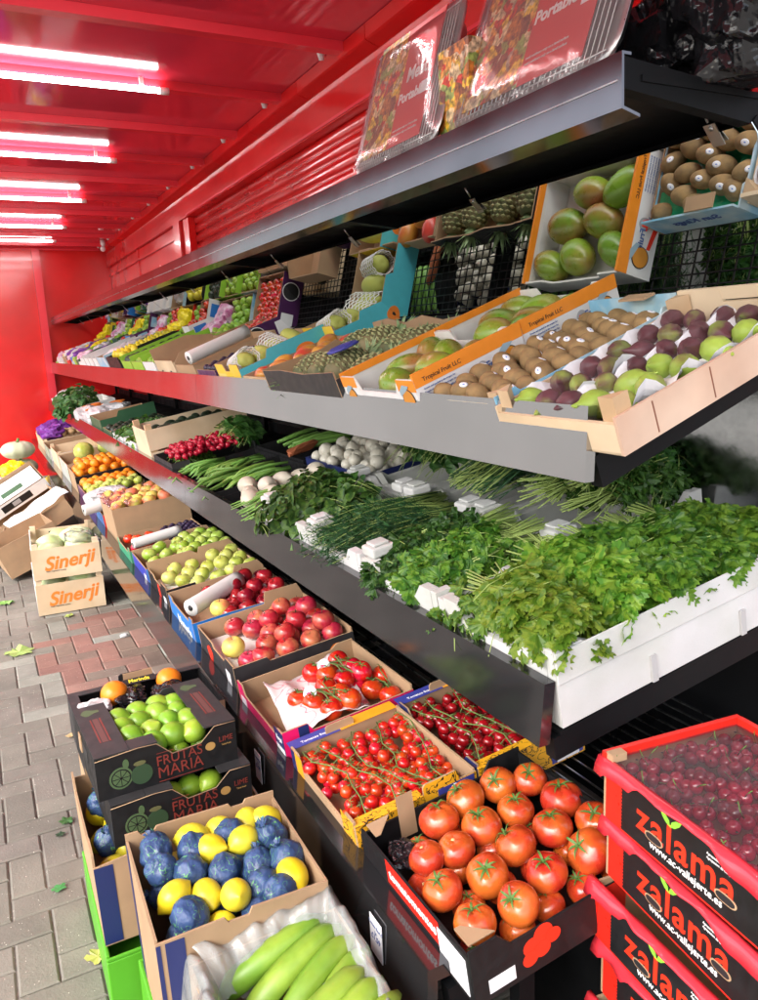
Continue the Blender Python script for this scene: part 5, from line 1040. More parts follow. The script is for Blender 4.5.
# small tan box with red mangoes
t, X = crate(2, .02, 2.62, .40, .29, .08, 'small tan wooden carton of red mangoes past the pineapples', 'wood', 'kraft')
fill('redmango', X, .06, .36, .06, .24, .058, .080, 'red mango in the small tan carton', 'mango', None, orient='side', rows=True)
def papbox(u, y, lab, nm):
    t, X = crate(2, u, y, .40, .32, .12, lab, 'cyan', 'kraft', mos={'front': M['yellowcard'], 'near': M['cyan'], 'back': M['yellowcard']}, near=[(0, .10), (.3, .10), (.34, .13), (1, .13)], front=[(0, .12), (.35, .12), (.4, .09), (.6, .09), (.65, .12), (1, .12)])
    for f in (0, 1):
        mb = MB(); Xf = (NEAR if f == 0 else T(0, .32, 0) @ RZ(PI) @ NEAR); cx = .29 if f == 0 else -.29
        mb.prism([(cx+.045*math.cos(a), .065+.03*math.sin(a)) for a in np.linspace(0, 2*PI, 20)[:-1]], .0005, .001, M['orangeink'], X=Xf); mb.prism([(cx+.02*math.cos(a), .065+.012*math.sin(a)) for a in np.linspace(0, 2*PI, 16)[:-1]], .0012, .0015, M['ink'], X=Xf); mb.build('printed_papaya', t)
    panel(t, 'front', .20, .30, .02, .08, mat('pale_yellow_panel', (.8, .65, .2), .4))
    for i in range(4):
        o = link('papaya', ballmesh('papaya', M['melon'], .043, 1, 1, 2.2, 20, 14, lambda a, b: (1-.25*math.exp(-(a/.6)**2), 0), seed=i), None, X @ T(.075+.08*i, .16, .095) @ RX(PI/2+.2*(i-1))); tag(o, 'yellow green papaya in the %s, %s from the lip' % (nm, ORD[i]), 'papaya')
    # foam nets
    mb = MB(); rr = .048
    for s in (1, -1):
        for q in range(9):
            pts = [(rr*math.cos(s*a+q*.7), rr*math.sin(s*a+q*.7), -.10+.20*(a/5.)) for a in np.linspace(0, 5., 16)]; mb.tube(pts, .0022, M['whitecard'], 4)
    for i in (0, 2): tag(mb.build('foam_net', None, X @ T(.075+.08*i, .16, .098) @ RX(PI/2+.2*(i-1))), 'white foam net on the %s papaya from the lip in the %s' % (ORD[i], nm), 'net')
papbox(.03, 2.96, 'yellow and turquoise papaya carton at the front of the second shelf', 'front papaya carton')
papbox(.42, 2.86, 'yellow and turquoise papaya carton at the back by the mirror', 'rear papaya carton')
t, X = crate(2, .03, 3.32, .30, .30, .09, 'small purple and white carton past the papayas', 'purplecard', 'kraft', near=tab(.09, .12)); fill('plum', X, .04, .26, .04, .26, .08, .04, 'dark grape in the small purple carton', 'grape', 'grapes in the small purple carton')
t, X = crate(2, .42, 4.10, .34, .42, .12, 'purple printed carton of red tomatoes by the mirror', 'purplecard', 'kraft', mos={'near': M['purplecard'], 'far': M['purplecard'], 'back': M['purplecard']})
fill('redtom', X, .05, .30, .05, .37, .09, .058, 'red tomato in the purple carton by the mirror', 'tomato', 'red tomatoes in the purple carton', layers=1)
mb = MB(); mb.prism([(.10+.05*math.cos(a), .065+.05*math.sin(a)) for a in np.linspace(0, 2*PI, 22)[:-1]], .0005, .001, M['whiteink'], X=NEAR); mb.prism([(.10+.045*math.cos(a), .065+.045*math.sin(a)) for a in np.linspace(0, 2*PI, 22)[:-1]], .0011, .0014, M['ink'], X=NEAR); mb.box((.22, -.001, .03), (.33, -.0004, .10), M['stickerw']); mb.build('printed_badge', t)
t, X = crate(2, .03, 3.65, .44, .36, .11, 'open kraft carton with a tall flap on the second shelf', 'kraft', 'kraft', far=[(0, .12), (.3, .16), (.9, .16), (1, .12)])
roll(X @ T(.16, .03, .15) @ RZ(R_(12)), .34, .03, 'white bag roll on the open kraft carton of the second shelf')
t, X = crate(2, .03, 4.05, .37, .44, .13, 'pale kraft carton with handle holes and tall back flap', 'paleoak', 'kraft', far=[(0, .14), (.4, .19), (1, .19)], near=[(0, .12), (1, .12)])
mb = MB(); mb.box((-.001, .10, .06), (-.0004, .14, .075), M['ink']); mb.box((-.001, .30, .06), (-.0004, .34, .075), M['ink']); mb.build('handle_hole', t)
for i, (y, mo, lab) in enumerate([(4.52, 'whitecard', 'white carton with lime green rim of green peppers, nearest the kraft cartons'), (4.88, 'limecard', 'lime green rimmed carton of green peppers, middle of three'), (5.26, 'limecard', 'lime green rimmed carton of cucumbers, farthest of three')]):
    t, X = crate(2, .03, y, .46, .34, .12, lab, mo, 'kraft', far=[(0, .12), (.4, .15), (1, .15)], mos={'far': M['limecard']})
    mb = MB(); mb.box((.0, -.003, .115), (.46, .012, .1235), M['limecard']); mb.box((.0, .33, .115), (.46, .343, .152), M['limecard']); list(mb.build_each('green_rim', t))
    fill('lime' if i < 2 else 'avocado', X, .05, .42, .05, .29, .10, .055, 'green pepper in the %s green rimmed carton' % ORD[i] if i < 2 else 'cucumber end in the green rimmed carton', 'vegetable', 'green produce in rimmed carton %s' % ORD[i], orient='rand')
t, X = crate(2, .02, 5.62, .48, .52, .15, 'black carton with gold lettering and yellow fruit', 'blackcard', 'blackcard', near=[(0, .12), (.3, .12), (.33, .17), (.9, .17), (1, .15)])
lettering('GOLDEN', .085, M['yellowink'], t, T(.26, -.0012, .06) @ NEAR, bold=.001); fill('lemon', X, .06, .42, .06, .46, .14, .075, 'yellow fruit in the black gold lettered carton', 'fruit', None, rows=True)
t, X = crate(2, .02, 6.18, .48, .46, .15, 'light blue printed carton on the second shelf', 'ltblue', 'kraft', near=flat(.165)); mb = MB(); mb.prism([(.02, .02), (.22, .05), (.30, .10), (.18, .13), (.02, .12)], .0005, .001, M['navy'], X=NEAR); mb.prism([(.34, .06), (.47, .09), (.47, .14), (.36, .13)], .0005, .001, M['navy'], X=NEAR); mb.build('printed_shape', t)
crumple(X @ T(.24, .22, .13), .2, .2, .05, 'bagwhite', 'plastic_bag', 'white bag in the light blue printed carton', 'bag', 31)
for i in range(4):
    t, X = crate(2, .02, 6.68+.27*i, .46, .22, .14, 'upright white and blue packet carton, %s past the light blue carton' % ORD[i], 'whitecard', 'kraftwhite', near=flat(.16)); panel(t, 'near', .02, .2, .02, .14, M[['ltblue', 'greyink', 'dkgreen', 'ltblue'][i]])
rnd = random.Random(77)
cols = ['whitecard', 'ltblue', 'redcard', 'kraftwhite', 'dkgreen', 'yellowcard', 'purplecard', 'whitecard', 'limecard', 'bluecard', 'kraft']
nm = dict(whitecard='white', ltblue='light blue', redcard='red', kraftwhite='cream', dkgreen='dark green', yellowcard='yellow', purplecard='dark purple', limecard='lime green', bluecard='blue', kraft='brown')
y = 7.74
for i in range(15):
    c, c2 = cols[(i*4) % 11], cols[(i*7+3) % 11]; ly = rnd.uniform(.15, .24); hh = rnd.uniform(.08, .15)
    if y+ly > 10.75: break
    t, X = crate(2, .02+rnd.uniform(0, .03), y, .40, ly-.01, hh, '%s carton of packets with %s panel, %s of the far row' % (nm[c], nm[c2], ORD[i]), c, 'kraftwhite', near=[(0, hh), (.5, hh+.03), (1, hh+.02)], yaw=rnd.uniform(-4, 4)); panel(t, 'near', .05, .22, .02, hh-.01, M[c2])
    for j in range(2): crumple(X @ T(.10+.18*j, ly*.5, hh), .085, ly*.45, .035+.02*rnd.random(), ['bagwhite', 'bagpink', 'bagpurple', 'bagwhite', 'bagyellow'][(i+2*j) % 5], 'food_packet', '%s packet in the %s carton of the far row' % (['front', 'rear'][j], ORD[i]), 'packet', 200+i*3+j, amp=.45, seg=20, rings=12)
    y += ly
y = 4.62
for i in range(18):
    c = cols[(i*3+1) % 11]; ly = rnd.uniform(.22, .40); hh = rnd.uniform(.10, .18)
    if y+ly > 10.6: break
    t, X = crate(2, .50, y, .24, ly-.02, hh, '%s carton by the mirror, %s counted from the purple tomato carton' % (nm[c], ORD[i]), c, 'kraft', yaw=rnd.uniform(-3, 3), mos={'back': M[cols[(i*5+2) % 11]]}); panel(t, 'near', .03, .12, .02, hh-.02, M[cols[(i*2+5) % 11]])
    if i % 3 == 0: fill('lime', X, .04, .20, .05, ly-.07, hh-.01, .06, 'green fruit in the %s carton by the mirror' % ORD[i], 'fruit', 'green fruit in mirror carton %s' % ORD[i], orient='rand')
    elif i % 3 == 1: crumple(X @ T(.12, ly/2, hh), .09, ly*.36, .05, ['bagwhite', 'bagpink', 'spinach'][i % 3] if i % 2 else 'bagyellow', 'food_packet', 'packet in the %s carton by the mirror' % ORD[i], 'packet', 300+i, amp=.4, seg=20, rings=12)
    else: fill('redtom', X, .04, .20, .05, ly-.07, hh-.01, .06, 'red fruit in the %s carton by the mirror' % ORD[i], 'fruit', 'red fruit in mirror carton %s' % ORD[i], orient='rand')
    y += ly

# ================================================================== TOP SHELF : barbecue platters
def rrect(w, h, r, n=6):
    pts = []
    for cx, cy, a0 in ((w/2-r, h/2-r, 0), (-w/2+r, h/2-r, 90), (-w/2+r, -h/2+r, 180), (w/2-r, -h/2+r, 270)):
        for i in range(n+1): a = R_(a0+90*i/n); pts.append((cx+r*math.cos(a), cy+r*math.sin(a)))
    return pts
def platter(yc, u, label, w=.44, h=.335, tilt=72, top='Meat', mid='Portable P', yaw=0):
    # local frame : x along the tray width toward the near end, y up the lean, z out toward the aisle
    a = R_(tilt); ex = Vector((0, -1, 0)); ey = Vector((math.cos(a), 0, math.sin(a))); ez = ex.cross(ey)
    X = Matrix(((ex.x, ey.x, ez.x, 1.0+u), (ex.y, ey.y, ez.y, yc), (ex.z, ey.z, ez.z, .432), (0, 0, 0, 1))) @ RZ(yaw) @ T(0, h/2, .004)
    t = thing('barbecue_platter', label, 'food tray', X)
    mb = MB(); o = rrect(w, h, .05); i_ = rrect(w-.05, h-.05, .04); b = rrect(w-.08, h-.08, .035); n = len(o)
    vs = [(x, y, 0) for x, y in o]+[(x, y, 0.001) for x, y in i_]+[(x, y, -.035) for x, y in b]
    mb.add(vs, [(k, (k+1) % n, n+(k+1) % n, n+k) for k in range(n)]+[(n+k, n+(k+1) % n, 2*n+(k+1) % n, 2*n+k) for k in range(n)]+[tuple(range(2*n, 3*n))], M['steel'], True); q = mb.build('foil_tray', t); q.modifiers.new('s', 'SOLIDIFY').thickness = .0015
    mb = MB()
    for k in range(30): x = -w/2+.03+(w-.06)*k/29; mb.tube([(x, -h/2+.012, .005), (x, h/2-.012, .005)], .0013, M['whitecard'], 4)
    for k in (-1, 1): mb.tube([(-w/2+.02, k*(h/2-.02), .006), (w/2-.02, k*(h/2-.02), .006)], .002, M['steel'], 5)
    mb.build('wire_grill', t)
    mb = MB(); mb.box((-w/2+.045, -h/2+.03, .008), (-.015, h/2-.006, .0095), M['food']); s = mb.build('sleeve_picture', t)
    mb = MB(); mb.box((-.0148, -h/2+.03, .008), (w/2-.08, h/2-.006, .0097), mat('coral_red_sleeve', (.60, .035, .035), .4)); mb.box((w/2-.125, -h/2+.045+.09, .0098), (w/2-.085, -h/2+.045+.12, .0101), M['stickerw']); mb.build('sleeve', t)
    lettering(top, .05, M['whiteink'], t, T(.06, .035, .0102), bold=.0012); lettering(mid, .036, M['whiteink'], t, T(.065, -.02, .0102), bold=.001)
    for k in range(2): lettering('cook outdoors only on a level surface', .008, M['whiteink'], t, T(.055, -.098-.012*k, .0102))
    mb = MB(); n = 20; vs = []
    for i in range(n+1):
        for j in range(n+1):
            x, y = -w/2+w*i/n, -h/2+h*j/n; e = min(1, min(i, n-i, j, n-j)/3); vs.append((x*1.01, y*1.01, .004+.014*e+.003*noise.noise(Vector((x*9+y*5, y*6, yc)))*e))
    mb.add(vs, [(i*(n+1)+j, (i+1)*(n+1)+j, (i+1)*(n+1)+j+1, i*(n+1)+j+1) for i in range(n) for j in range(n)], M['film'], True); mb.build('clear_wrap', t)
platter(1.815, .0, 'clear wrapped barbecue platter with red sleeve, farther of the two', tilt=73)
platter(1.30, .005, 'clear wrapped barbecue platter with red sleeve nearest the shelf end', tilt=70, w=.50, h=.36)
mb = MB(); mb.box((1.02, 1.50, .435), (1.16, 1.62, .62), M['food']); 
tag(mb.build('charcoal_box'), 'box printed with grilled vegetables between the two barbecue platters', 'box')
for i, (y, z, sx, sy, sz, lab) in enumerate([(1.16, .50, .10, .10, .10, 'shiny black plastic bag behind the near platter'), (.98, .53, .12, .12, .13, 'shiny black bag of charcoal at the end of the top shelf'), (1.45, .52, .12, .16, .11, 'black plastic bag behind both barbecue platters')]):
    crumple(T(1.24+.02*i, y, z), sx, sy, sz, 'bagblack', 'plastic_bag', lab, 'bag', 50+i, amp=.5, fr=2.5, seg=44, rings=28)
crumple(T(1.21, .99, .48), .05, .05, .045, 'film', 'plastic_wrap', 'clear wrap scrap on the end of the top shelf', 'wrap', 60)
t, X = crate(1, .0, 0, .1, .1, .05, 'x', 'blackcard', 'blackcard') if False else (None, None)

# ================================================================== FLOOR SIDE
def Xf(x, y, z, yaw=0, rx=0, ry=0): return T(x, y, z) @ RZ(R_(yaw)) @ RX(R_(rx)) @ RY(R_(ry))
# green plastic crate
t = thing('green_plastic_crate', 'bright green plastic crate standing on the paving under the cartons', 'crate', Xf(.10, 1.70, FL)); mb = MB(); g = M['greenplastic']
mb.box((0, 0, .165), (.40, .006, .175), g)
for (x0, x1) in ((0, .085), (.30, .40)): mb.box((x0, 0, 0), (x1, .010, .1645), g)
mb.box((0, .0105, 0), (.010, .45, .175), g); mb.box((.39, .0105, 0), (.40, .45, .175), g); mb.box((0.0, .4505, 0), (.4, .46, .175), g); mb.box((.012, .0105, .10), (.388, .45, .106), g); mb.box((.0855, .002, .10), (.2995, .009, .1645), g)
o = mb.build('crate_body', t); b = o.modifiers.new('bevel', 'BEVEL'); b.width = .003; b.segments = 2; b.limit_method = 'ANGLE'
t = thing('green_plastic_crate', 'bright green plastic crate under the near lemon carton', 'crate', Xf(.165, 1.28, FL)); mb = MB()
for (x0, x1) in ((0, .06), (.32, .38)): mb.box((x0, 0, 0), (x1, .010, .1695), g)
mb.box((0, 0, .170), (.38, .010, .18), g); mb.box((0, .0105, 0), (.010, .37, .18), g); mb.box((.37, .0105, 0), (.38, .37, .18), g); mb.box((.012, .0105, .02), (.368, .36, .026), g); mb.box((0, .3705, 0), (.38, .38, .18), g)
o = mb.build('crate_body', t); b = o.modifiers.new('bevel', 'BEVEL'); b.width = .003; b.segments = 2; b.limit_method = 'ANGLE'
# rear lemon carton
XR = Xf(.105, 1.74, -1.392); t, X = crate(0, 0, 0, .41, .40, .235, 'brown carton of lemons with navy corner under the lime boxes', 'kraft', 'kraft', X=XR, name='lemon_carton', near=[(0, .215), (.2, .225), (.5, .235), (1, .24)], front=[(0, .255), (.12, .255), (.14, .225), (.80, .225), (.82, .25), (1, .25)], flare=.03)
mb = MB(); mb.box((.0, -.0012, .004), (.042, -.0004, .214), M['navy']); mb.v = [((x-.205)*(1+.03*z/.235)+.205, (y-.2)*(1+.03*z/.235)+.2, z) for x, y, z in mb.v]; mb.build('navy_stripe', t)
lettering('12', .04, M['ink'], t, T(-.008, .32, .08) @ FRONT)
fill('lemon', X, .04, .37, .04, .36, .17, .068, 'lemon in the rear carton under the lime boxes', 'lemon', 'lemons in the rear carton', orient='side')
fill('wlemon', X, .05, .2, .12, .3, .195, .08, 'blue tissue wrapped lemon in the rear carton', 'wrapped lemon', 'wrapped lemons in the rear carton')
# orange crate behind
XO = Xf(.135, 2.14, -1.16, 1); t, X = crate(0, 0, 0, .41, .30, .12, 'dark carton of oranges and dark bags behind the lime boxes', 'greycard', 'blackcard', X=XO, far=tab(.12, .15, .42, .62), mos={'near': M['kraft']})
mb = MB(); mb.box((0, .27, .1205), (.41, .299, .1235), M['greycard']); mb.box((0, .0, .1205), (.03, .2695, .1235), M['greycard']); mb.box((.17, .2905, .1237), (.26, .2985, .150), M['kraft']); list(mb.build_each('rim', t))
spawn('orange', X @ T(.13, .22, .125), 'orange in red net at the far left of the dark carton', 'orange', scale=1.15); spawn('orange', X @ T(.30, .24, .12), 'orange at the far right of the dark carton', 'orange', scale=1.1)
for i in range(3): crumple(X @ T(.06+.11*i, .16+.05*(i % 2), .11), .05, .06, .025, ['bagwhite', 'bagblack', 'bagblack'][i], 'plastic_bag', '%s bag among the oranges in the dark carton' % ['white', 'shiny black', 'second shiny black'][i], 'bag', 70+i, amp=.5)
tt = thing('snack_label', 'yellow and red printed label among the bags of the orange carton', 'label', X @ T(.21, .25, .138) @ RX(.4)); mb = MB(); mb.box((-.05, -.012, 0), (.05, .012, .001), M['ink']); mb.build('card', tt); lettering('Marinda', .02, M['yellowink'], tt, T(0, 0, .0012), bold=.0005)
mb = MB(); mb.box((.14, 2.16, FL), (.53, 2.42, -1.162), M['kraft']); tag(mb.build('cardboard_box'), 'closed brown box on the paving under the orange carton', 'box')
# lime boxes
def limebox(X, label, lower, nm):
    L, W, h = .375, .30, .108; X = X @ Matrix.Diagonal((.925, 1, 1, 1))
    pf = [(0, h-.006), (.30, h), (.42, h-.002), (.52, h-.040), (.74, h-.034), (.84, h), (.9, h+.002), (1, h)]
    t, X = crate(0, 0, 0, L, W, h, label, 'blackcard', 'kraft_dark' if False else 'greycard', X=X, near=pf, far=[(0, h), (.3, h), (.4, h-.03), (.7, h-.03), (.8, h), (1, h)], name='lime_box')
    e = .0008
    mb = MB()
    for (x0, x1, s) in ((.0, .088, 1), (L-.088, L, -1)):
        mb.box((x0, 0, h+.001), (x1, W, h+.0045), M['greycard'])
        mb.box(((x0+.03), .07, h+.0046), ((x0+.034), W-.09, h+.0051), M['redink']); mb.box(((x0+.055), .07, h+.0046), ((x0+.059), W-.09, h+.0051), M['redink'])
        mb.box(((x0+.037), .07, h+.0046), ((x0+.052), W-.09, h+.0049), mat('dusty_red_print', (.13, .05, .045), .6))
        mb.prism([(x0+.04+.025*math.cos(a), W-.045+.016*math.sin(a)*(1+.4*math.cos(3*a))) for a in np.linspace(0, 2*PI, 18)[:-1]], h+.0046, h+.005, M['greenink'])
    mb.box((.089, 0, h-.0), (.16, .05, h+.0035), M['greycard']); list(mb.build_each('top_flap', t))
    mb = MB(); mb.box((-.0012, .10, .055), (-.0004, .18, .085), M['ink']); mb.box((-.0045, .17, .050), (-.0014, .20, .095), M['kraft']); mb.box((L+.0004, .08, .055), (L+.0012, .20, .085), M['ink']); mb.box((L+.0014, .10, .060), (L+.006, .16, .10), M['kraft']); list(mb.build_each('hand_hole', t))
    mb = MB(); mb.tube([(0, -.0014, h-.004), (.11, -.0014, h+.002), (.157, -.0014, h-.001), (.197, -.0014, h-.038), (.275, -.0014, h-.033), (.315, -.0014, h+.001), (L, -.0014, h)], .0012, M['kraft'], 4); mb.build('torn_edge', t)
    lettering('FRUTAS', .036, M['redink'], t, T(.215, -e, .058) @ NEAR, bold=.0001); lettering('MARIA', .042, M['redink'], t, T(.215, -e, .027) @ NEAR, bold=.0)
    lettering('LIME', .020, M['redink'], t, T(.345, -e, .068) @ NEAR); lettering('Tahiti fresh', .006, M['goldink'], t, T(.345, -e, .053) @ NEAR)
    mb = MB(); mb.box((.155, -.0012, .004), (.275, -.0004, .0055), M['redink']); mb.box((.155, -.0012, .079), (.2, -.0004, .0802), M['redink'])
    def disc(cx, cz, rx, rz, m, d0): mb.prism([(cx+rx*math.cos(a), cz+rz*math.sin(a)) for a in np.linspace(0, 2*PI, 24)[:-1]], d0, d0+.0004, m, X=NEAR)
    disc(.060, .045, .030, .028, M['greenink'], .0004); disc(.060, .045, .025, .023, M['blackcard'], .0009); disc(.06, .045, .022, .020, M['greenink'], .0014)
    for q in range(4): a = q*PI/4; mb.prism([(.06+.022*math.cos(a)-.0008*math.sin(a), .045+.02*math.sin(a)+.0008*math.cos(a)), (.06-.022*math.cos(a)-.0008*math.sin(a), .045-.02*math.sin(a)+.0008*math.cos(a)), (.06-.022*math.cos(a)+.0008*math.sin(a), .045-.02*math.sin(a)-.0008*math.cos(a)), (.06+.022*math.cos(a)+.0008*math.sin(a), .045+.02*math.sin(a)-.0008*math.cos(a))][::-1], .0019, .0022, M['blackcard'], X=NEAR)
    disc(.113, .040, .028, .026, mat('deep_green_print', (.03, .065, .03), .5), .0005); disc(.075, .078, .008, .012, M['greenink'], .0005); disc(.11, .070, .016, .006, mat('olive_print', (.12, .12, .05), .5), .0012)
    disc(.30, .058, .014, .011, M['goldink'], .0005); mb.build('printed_limes', t)
    n = 0; pos = [(.115, .235), (.175, .255), (.235, .265), (.285, .25), (.11, .175), (.165, .195), (.22, .21), (.275, .19), (.12, .115), (.18, .13), (.235, .14), (.285, .125), (.115, .06), (.17, .065), (.225, .075), (.28, .065)]
    for i, (x, y) in enumerate(pos):
        if lower and y > .1: continue
        spawn('lime', X @ T(x-.003, y, .074+random.uniform(0, .010) if not lower else .055) @ RZ(random.uniform(0, 6.28)) @ RY(PI/2+random.gauss(0, .3)) @ RZ(random.random()*6), 'green lime in the %s, %s row, %s from the left' % (nm, ORD[3-i//4], ORD[i % 4]), 'lime', scale=random.uniform(1.08, 1.22))
    if not lower: fill('lime', X, .11, .29, .06, .24, .035, .055, 'lime of the lower layer in the upper lime box', 'lime', 'lower layer limes')
    return t
limebox(Xf(.155, 1.765, -1.162, 2), 'lower black lime box with rust red lettering', True, 'lower lime box')
limebox(Xf(.135, 1.795, -1.050, 3), 'upper black lime box heaped with green limes', False, 'upper lime box')
# near lemon carton
XL = Xf(.168, 1.295, -1.39, -1); t, X = crate(0, 0, 0, .325, .325, .33, 'brown carton of lemons and blue wrapped lemons nearest the camera', 'kraft', 'kraft', X=XL, name='lemon_carton', near=[(0, .325), (.38, .33), (.40, .318), (.52, .318), (.54, .332), (1, .33)], far=[(0, .345), (.2, .345), (.22, .335), (.3, .335), (.32, .345), (.8, .345), (.82, .335), (.9, .335), (.92, .345), (1, .345)], flare=.05)
mb = MB(); mb.box((.0, -.0012, .004), (.008, -.0004, .322), M['navy']); mb.box((.016, -.0012, .004), (.050, -.0004, .322), M['navy']); mb.box((-.0012, .295, .004), (-.0004, .325, .322), M['navy'])
mb.v = [((x-.1625)*(1+.05*z/.33)+.1625, (y-.1625)*(1+.05*z/.33)+.1625, z) for x, y, z in mb.v]; list(mb.build_each('navy_stripe', t))
pos = [('w', .045, .27), ('l', .125, .275), ('l', .19, .285), ('w', .205, .255), ('l', .255, .285), ('w', .045, .21), ('l', .15, .225), ('l', .225, .215), ('w', .285, .215), ('l', .295, .275), ('w', .10, .185), ('w', .165, .165), ('w', .235, .15), ('w', .295, .13), ('l', .055, .13), ('l', .115, .115), ('w', .07, .065), ('l', .165, .075), ('w', .225, .085), ('l', .285, .075), ('w', .12, .24), ('w', .25, .05)]
for i, (k, x, y) in enumerate(pos):
    z = .298+.018*(y > .2)+random.uniform(-.005, .010)
    place = '%s and %s' % (['near side', 'middle', 'far side'][min(2, int(y/.11))], ['left', 'centre', 'right'][min(2, int(x/.11))])
    if k == 'l': spawn('lemon', X @ T(x, y, z) @ RZ(random.uniform(0, 6.28)) @ RY(PI/2+random.gauss(0, .35)), 'bare lemon in the near carton, %s, %s' % (place, '%s of the top layer' % (ORD[i % 10] if i < 10 else ORD[i % 10]+' again')), 'lemon', scale=random.uniform(1.0, 1.12))
    else: spawn('wlemon', X @ T(x, y, z) @ RZ(random.random()*6) @ RX(random.random()*3), 'blue wrapped lemon, near carton, %s, %s' % (place, '%s of top layer' % (ORD[i % 10] if i < 10 else ORD[i % 10]+' again')), 'wrapped lemon', scale=random.uniform(.95, 1.1))
fill(['lemon', 'wlemon'], X, .05, .28, .05, .27, .265, .062, 'lemon of the lower layer in the near carton', 'lemon', 'lower layer lemons in the near carton', orient='side')
# banana box
XB_ = Xf(.215, .895, FL+.02); t, X = crate(0, 0, 0, .30, .39, .42, 'brown carton of green bananas beside the lemon carton', 'kraft', 'kraft', X=XB_, name='banana_carton', near=flat(.40))
def sheet(X, f, n, m_, label, name, cat, m):
    mb = MB(); vs = [f(i/n, j/m) for i in range(n+1) for j in range(m+1)]
    mb.add(vs, [(i*(m+1)+j, (i+1)*(m+1)+j, (i+1)*(m+1)+j+1, i*(m+1)+j+1) for i in range(n) for j in range(m)], m_, True); return tag(mb.build(name, None, X), label, cat)
def bagf(a, b):      # around the rim : a along perimeter, b from inside to outside
    p = a*4; k = int(p) % 4; f = p-int(p); c = [(0, 1), (1, 1), (1, 0), (0, 0), (0, 1)]; x = (c[k][0]+(c[k+1][0]-c[k][0])*f); y = (c[k][1]+(c[k+1][1]-c[k][1])*f)
    x, y = (x-.5), (y-.5); s = 1-.30*(1-b)**1.2 if b < .5 else 1+.0; w = noise.noise(Vector((a*26, b*2.5, 0)))*.020+noise.noise(Vector((a*60, b*4, 2)))*.008
    zz = .36+.085*math.sin(PI*min(1, b*1.05))-.02*(b > .75)*(b-.75)*4; zz += w*1.2+.10*max(0, y)*max(0, x+.2)-.05*max(0, -y)
    s = (.72+.56*b)*(1+w*.8)
    return (.15+x*.28*s, .195+y*.39*s, zz-.05*max(0, b-.6)*2)
sheet(X, bagf, 180, M['bag'], 'crinkled translucent plastic liner bag hanging out of the banana carton', 'liner_bag', 'bag', 16)
def banana_hand(X, n, label, seed):
    rnd = random.Random(seed); t = thing('banana_hand', label, 'bananas', X)
    for i in range(n):
        f = i-(n-1)/2; mb = MB(); pts = []; rs = []; R0 = .21; A = 1.2
        for j in range(15):
            u = j/14; a = A*(u-.15); pts.append((R0*math.sin(a), 0, R0*math.cos(a)-R0)); rs.append(.0255*(min(1, .32+u*4.5) if u < .18 else (1 if u < .82 else max(.22, 1-((u-.82)/.18)**1.6*.8))))
        seg = 10; prev = None
        vs = []
        for j, (p, r) in enumerate(zip(pts, rs)):
            a = A*(j/14-.15); tg = Vector((math.cos(a), 0, -math.sin(a))); nr = Vector((math.sin(a), 0, math.cos(a))); sd_ = Vector((0, 1, 0))
            for k in range(seg):
                th = 2*PI*k/seg; q = r*(1+.075*math.cos(5*th)); vs.append(tuple(Vector(p)+nr*math.cos(th)*q+sd_*math.sin(th)*q))
        fs = [(j*seg+k, j*seg+(k+1) % seg, (j+1)*seg+(k+1) % seg, (j+1)*seg+k) for j in range(14) for k in range(seg)]+[tuple(range(seg))[::-1]]
        mb.add(vs, fs, M['banana'], True); tip = vs[-seg:]; mb.add(tip+[tuple(Vector(pts[-1])+Vector((.006, 0, -.004)))], [(k, (k+1) % seg, seg) for k in range(seg)], M['bananatip'], True)
        o = mb.build('banana', t, T(0, f*.040, -abs(f)*.006) @ RZ(f*.07) @ RX(f*.30))
        if i == n-1:
            s = ballmesh('sticker', M['stickerw'], .011, 1, 1.1, .1, 16, 4); l = link('sticker', s, o, T(.075, 0, .010) @ RY(.3)); l2 = link('sticker_print', ballmesh('sticker_print', M['stickerb'], .006, 1, .8, .1, 10, 4), l, T(0, 0, .0008))
    return t
banana_hand(X @ T(.255, .305, .425) @ RZ(R_(-160)) @ RX(-.12), 4, 'hand of green bananas with a round sticker at the far side of the carton', 1)
banana_hand(X @ T(.265, .17, .42) @ RZ(R_(-155)) @ RX(-.15), 3, 'hand of green bananas in the middle of the carton', 2)
banana_hand(X @ T(.27, .075, .41) @ RZ(R_(-150)), 3, 'hand of green bananas at the near side of the carton', 3)
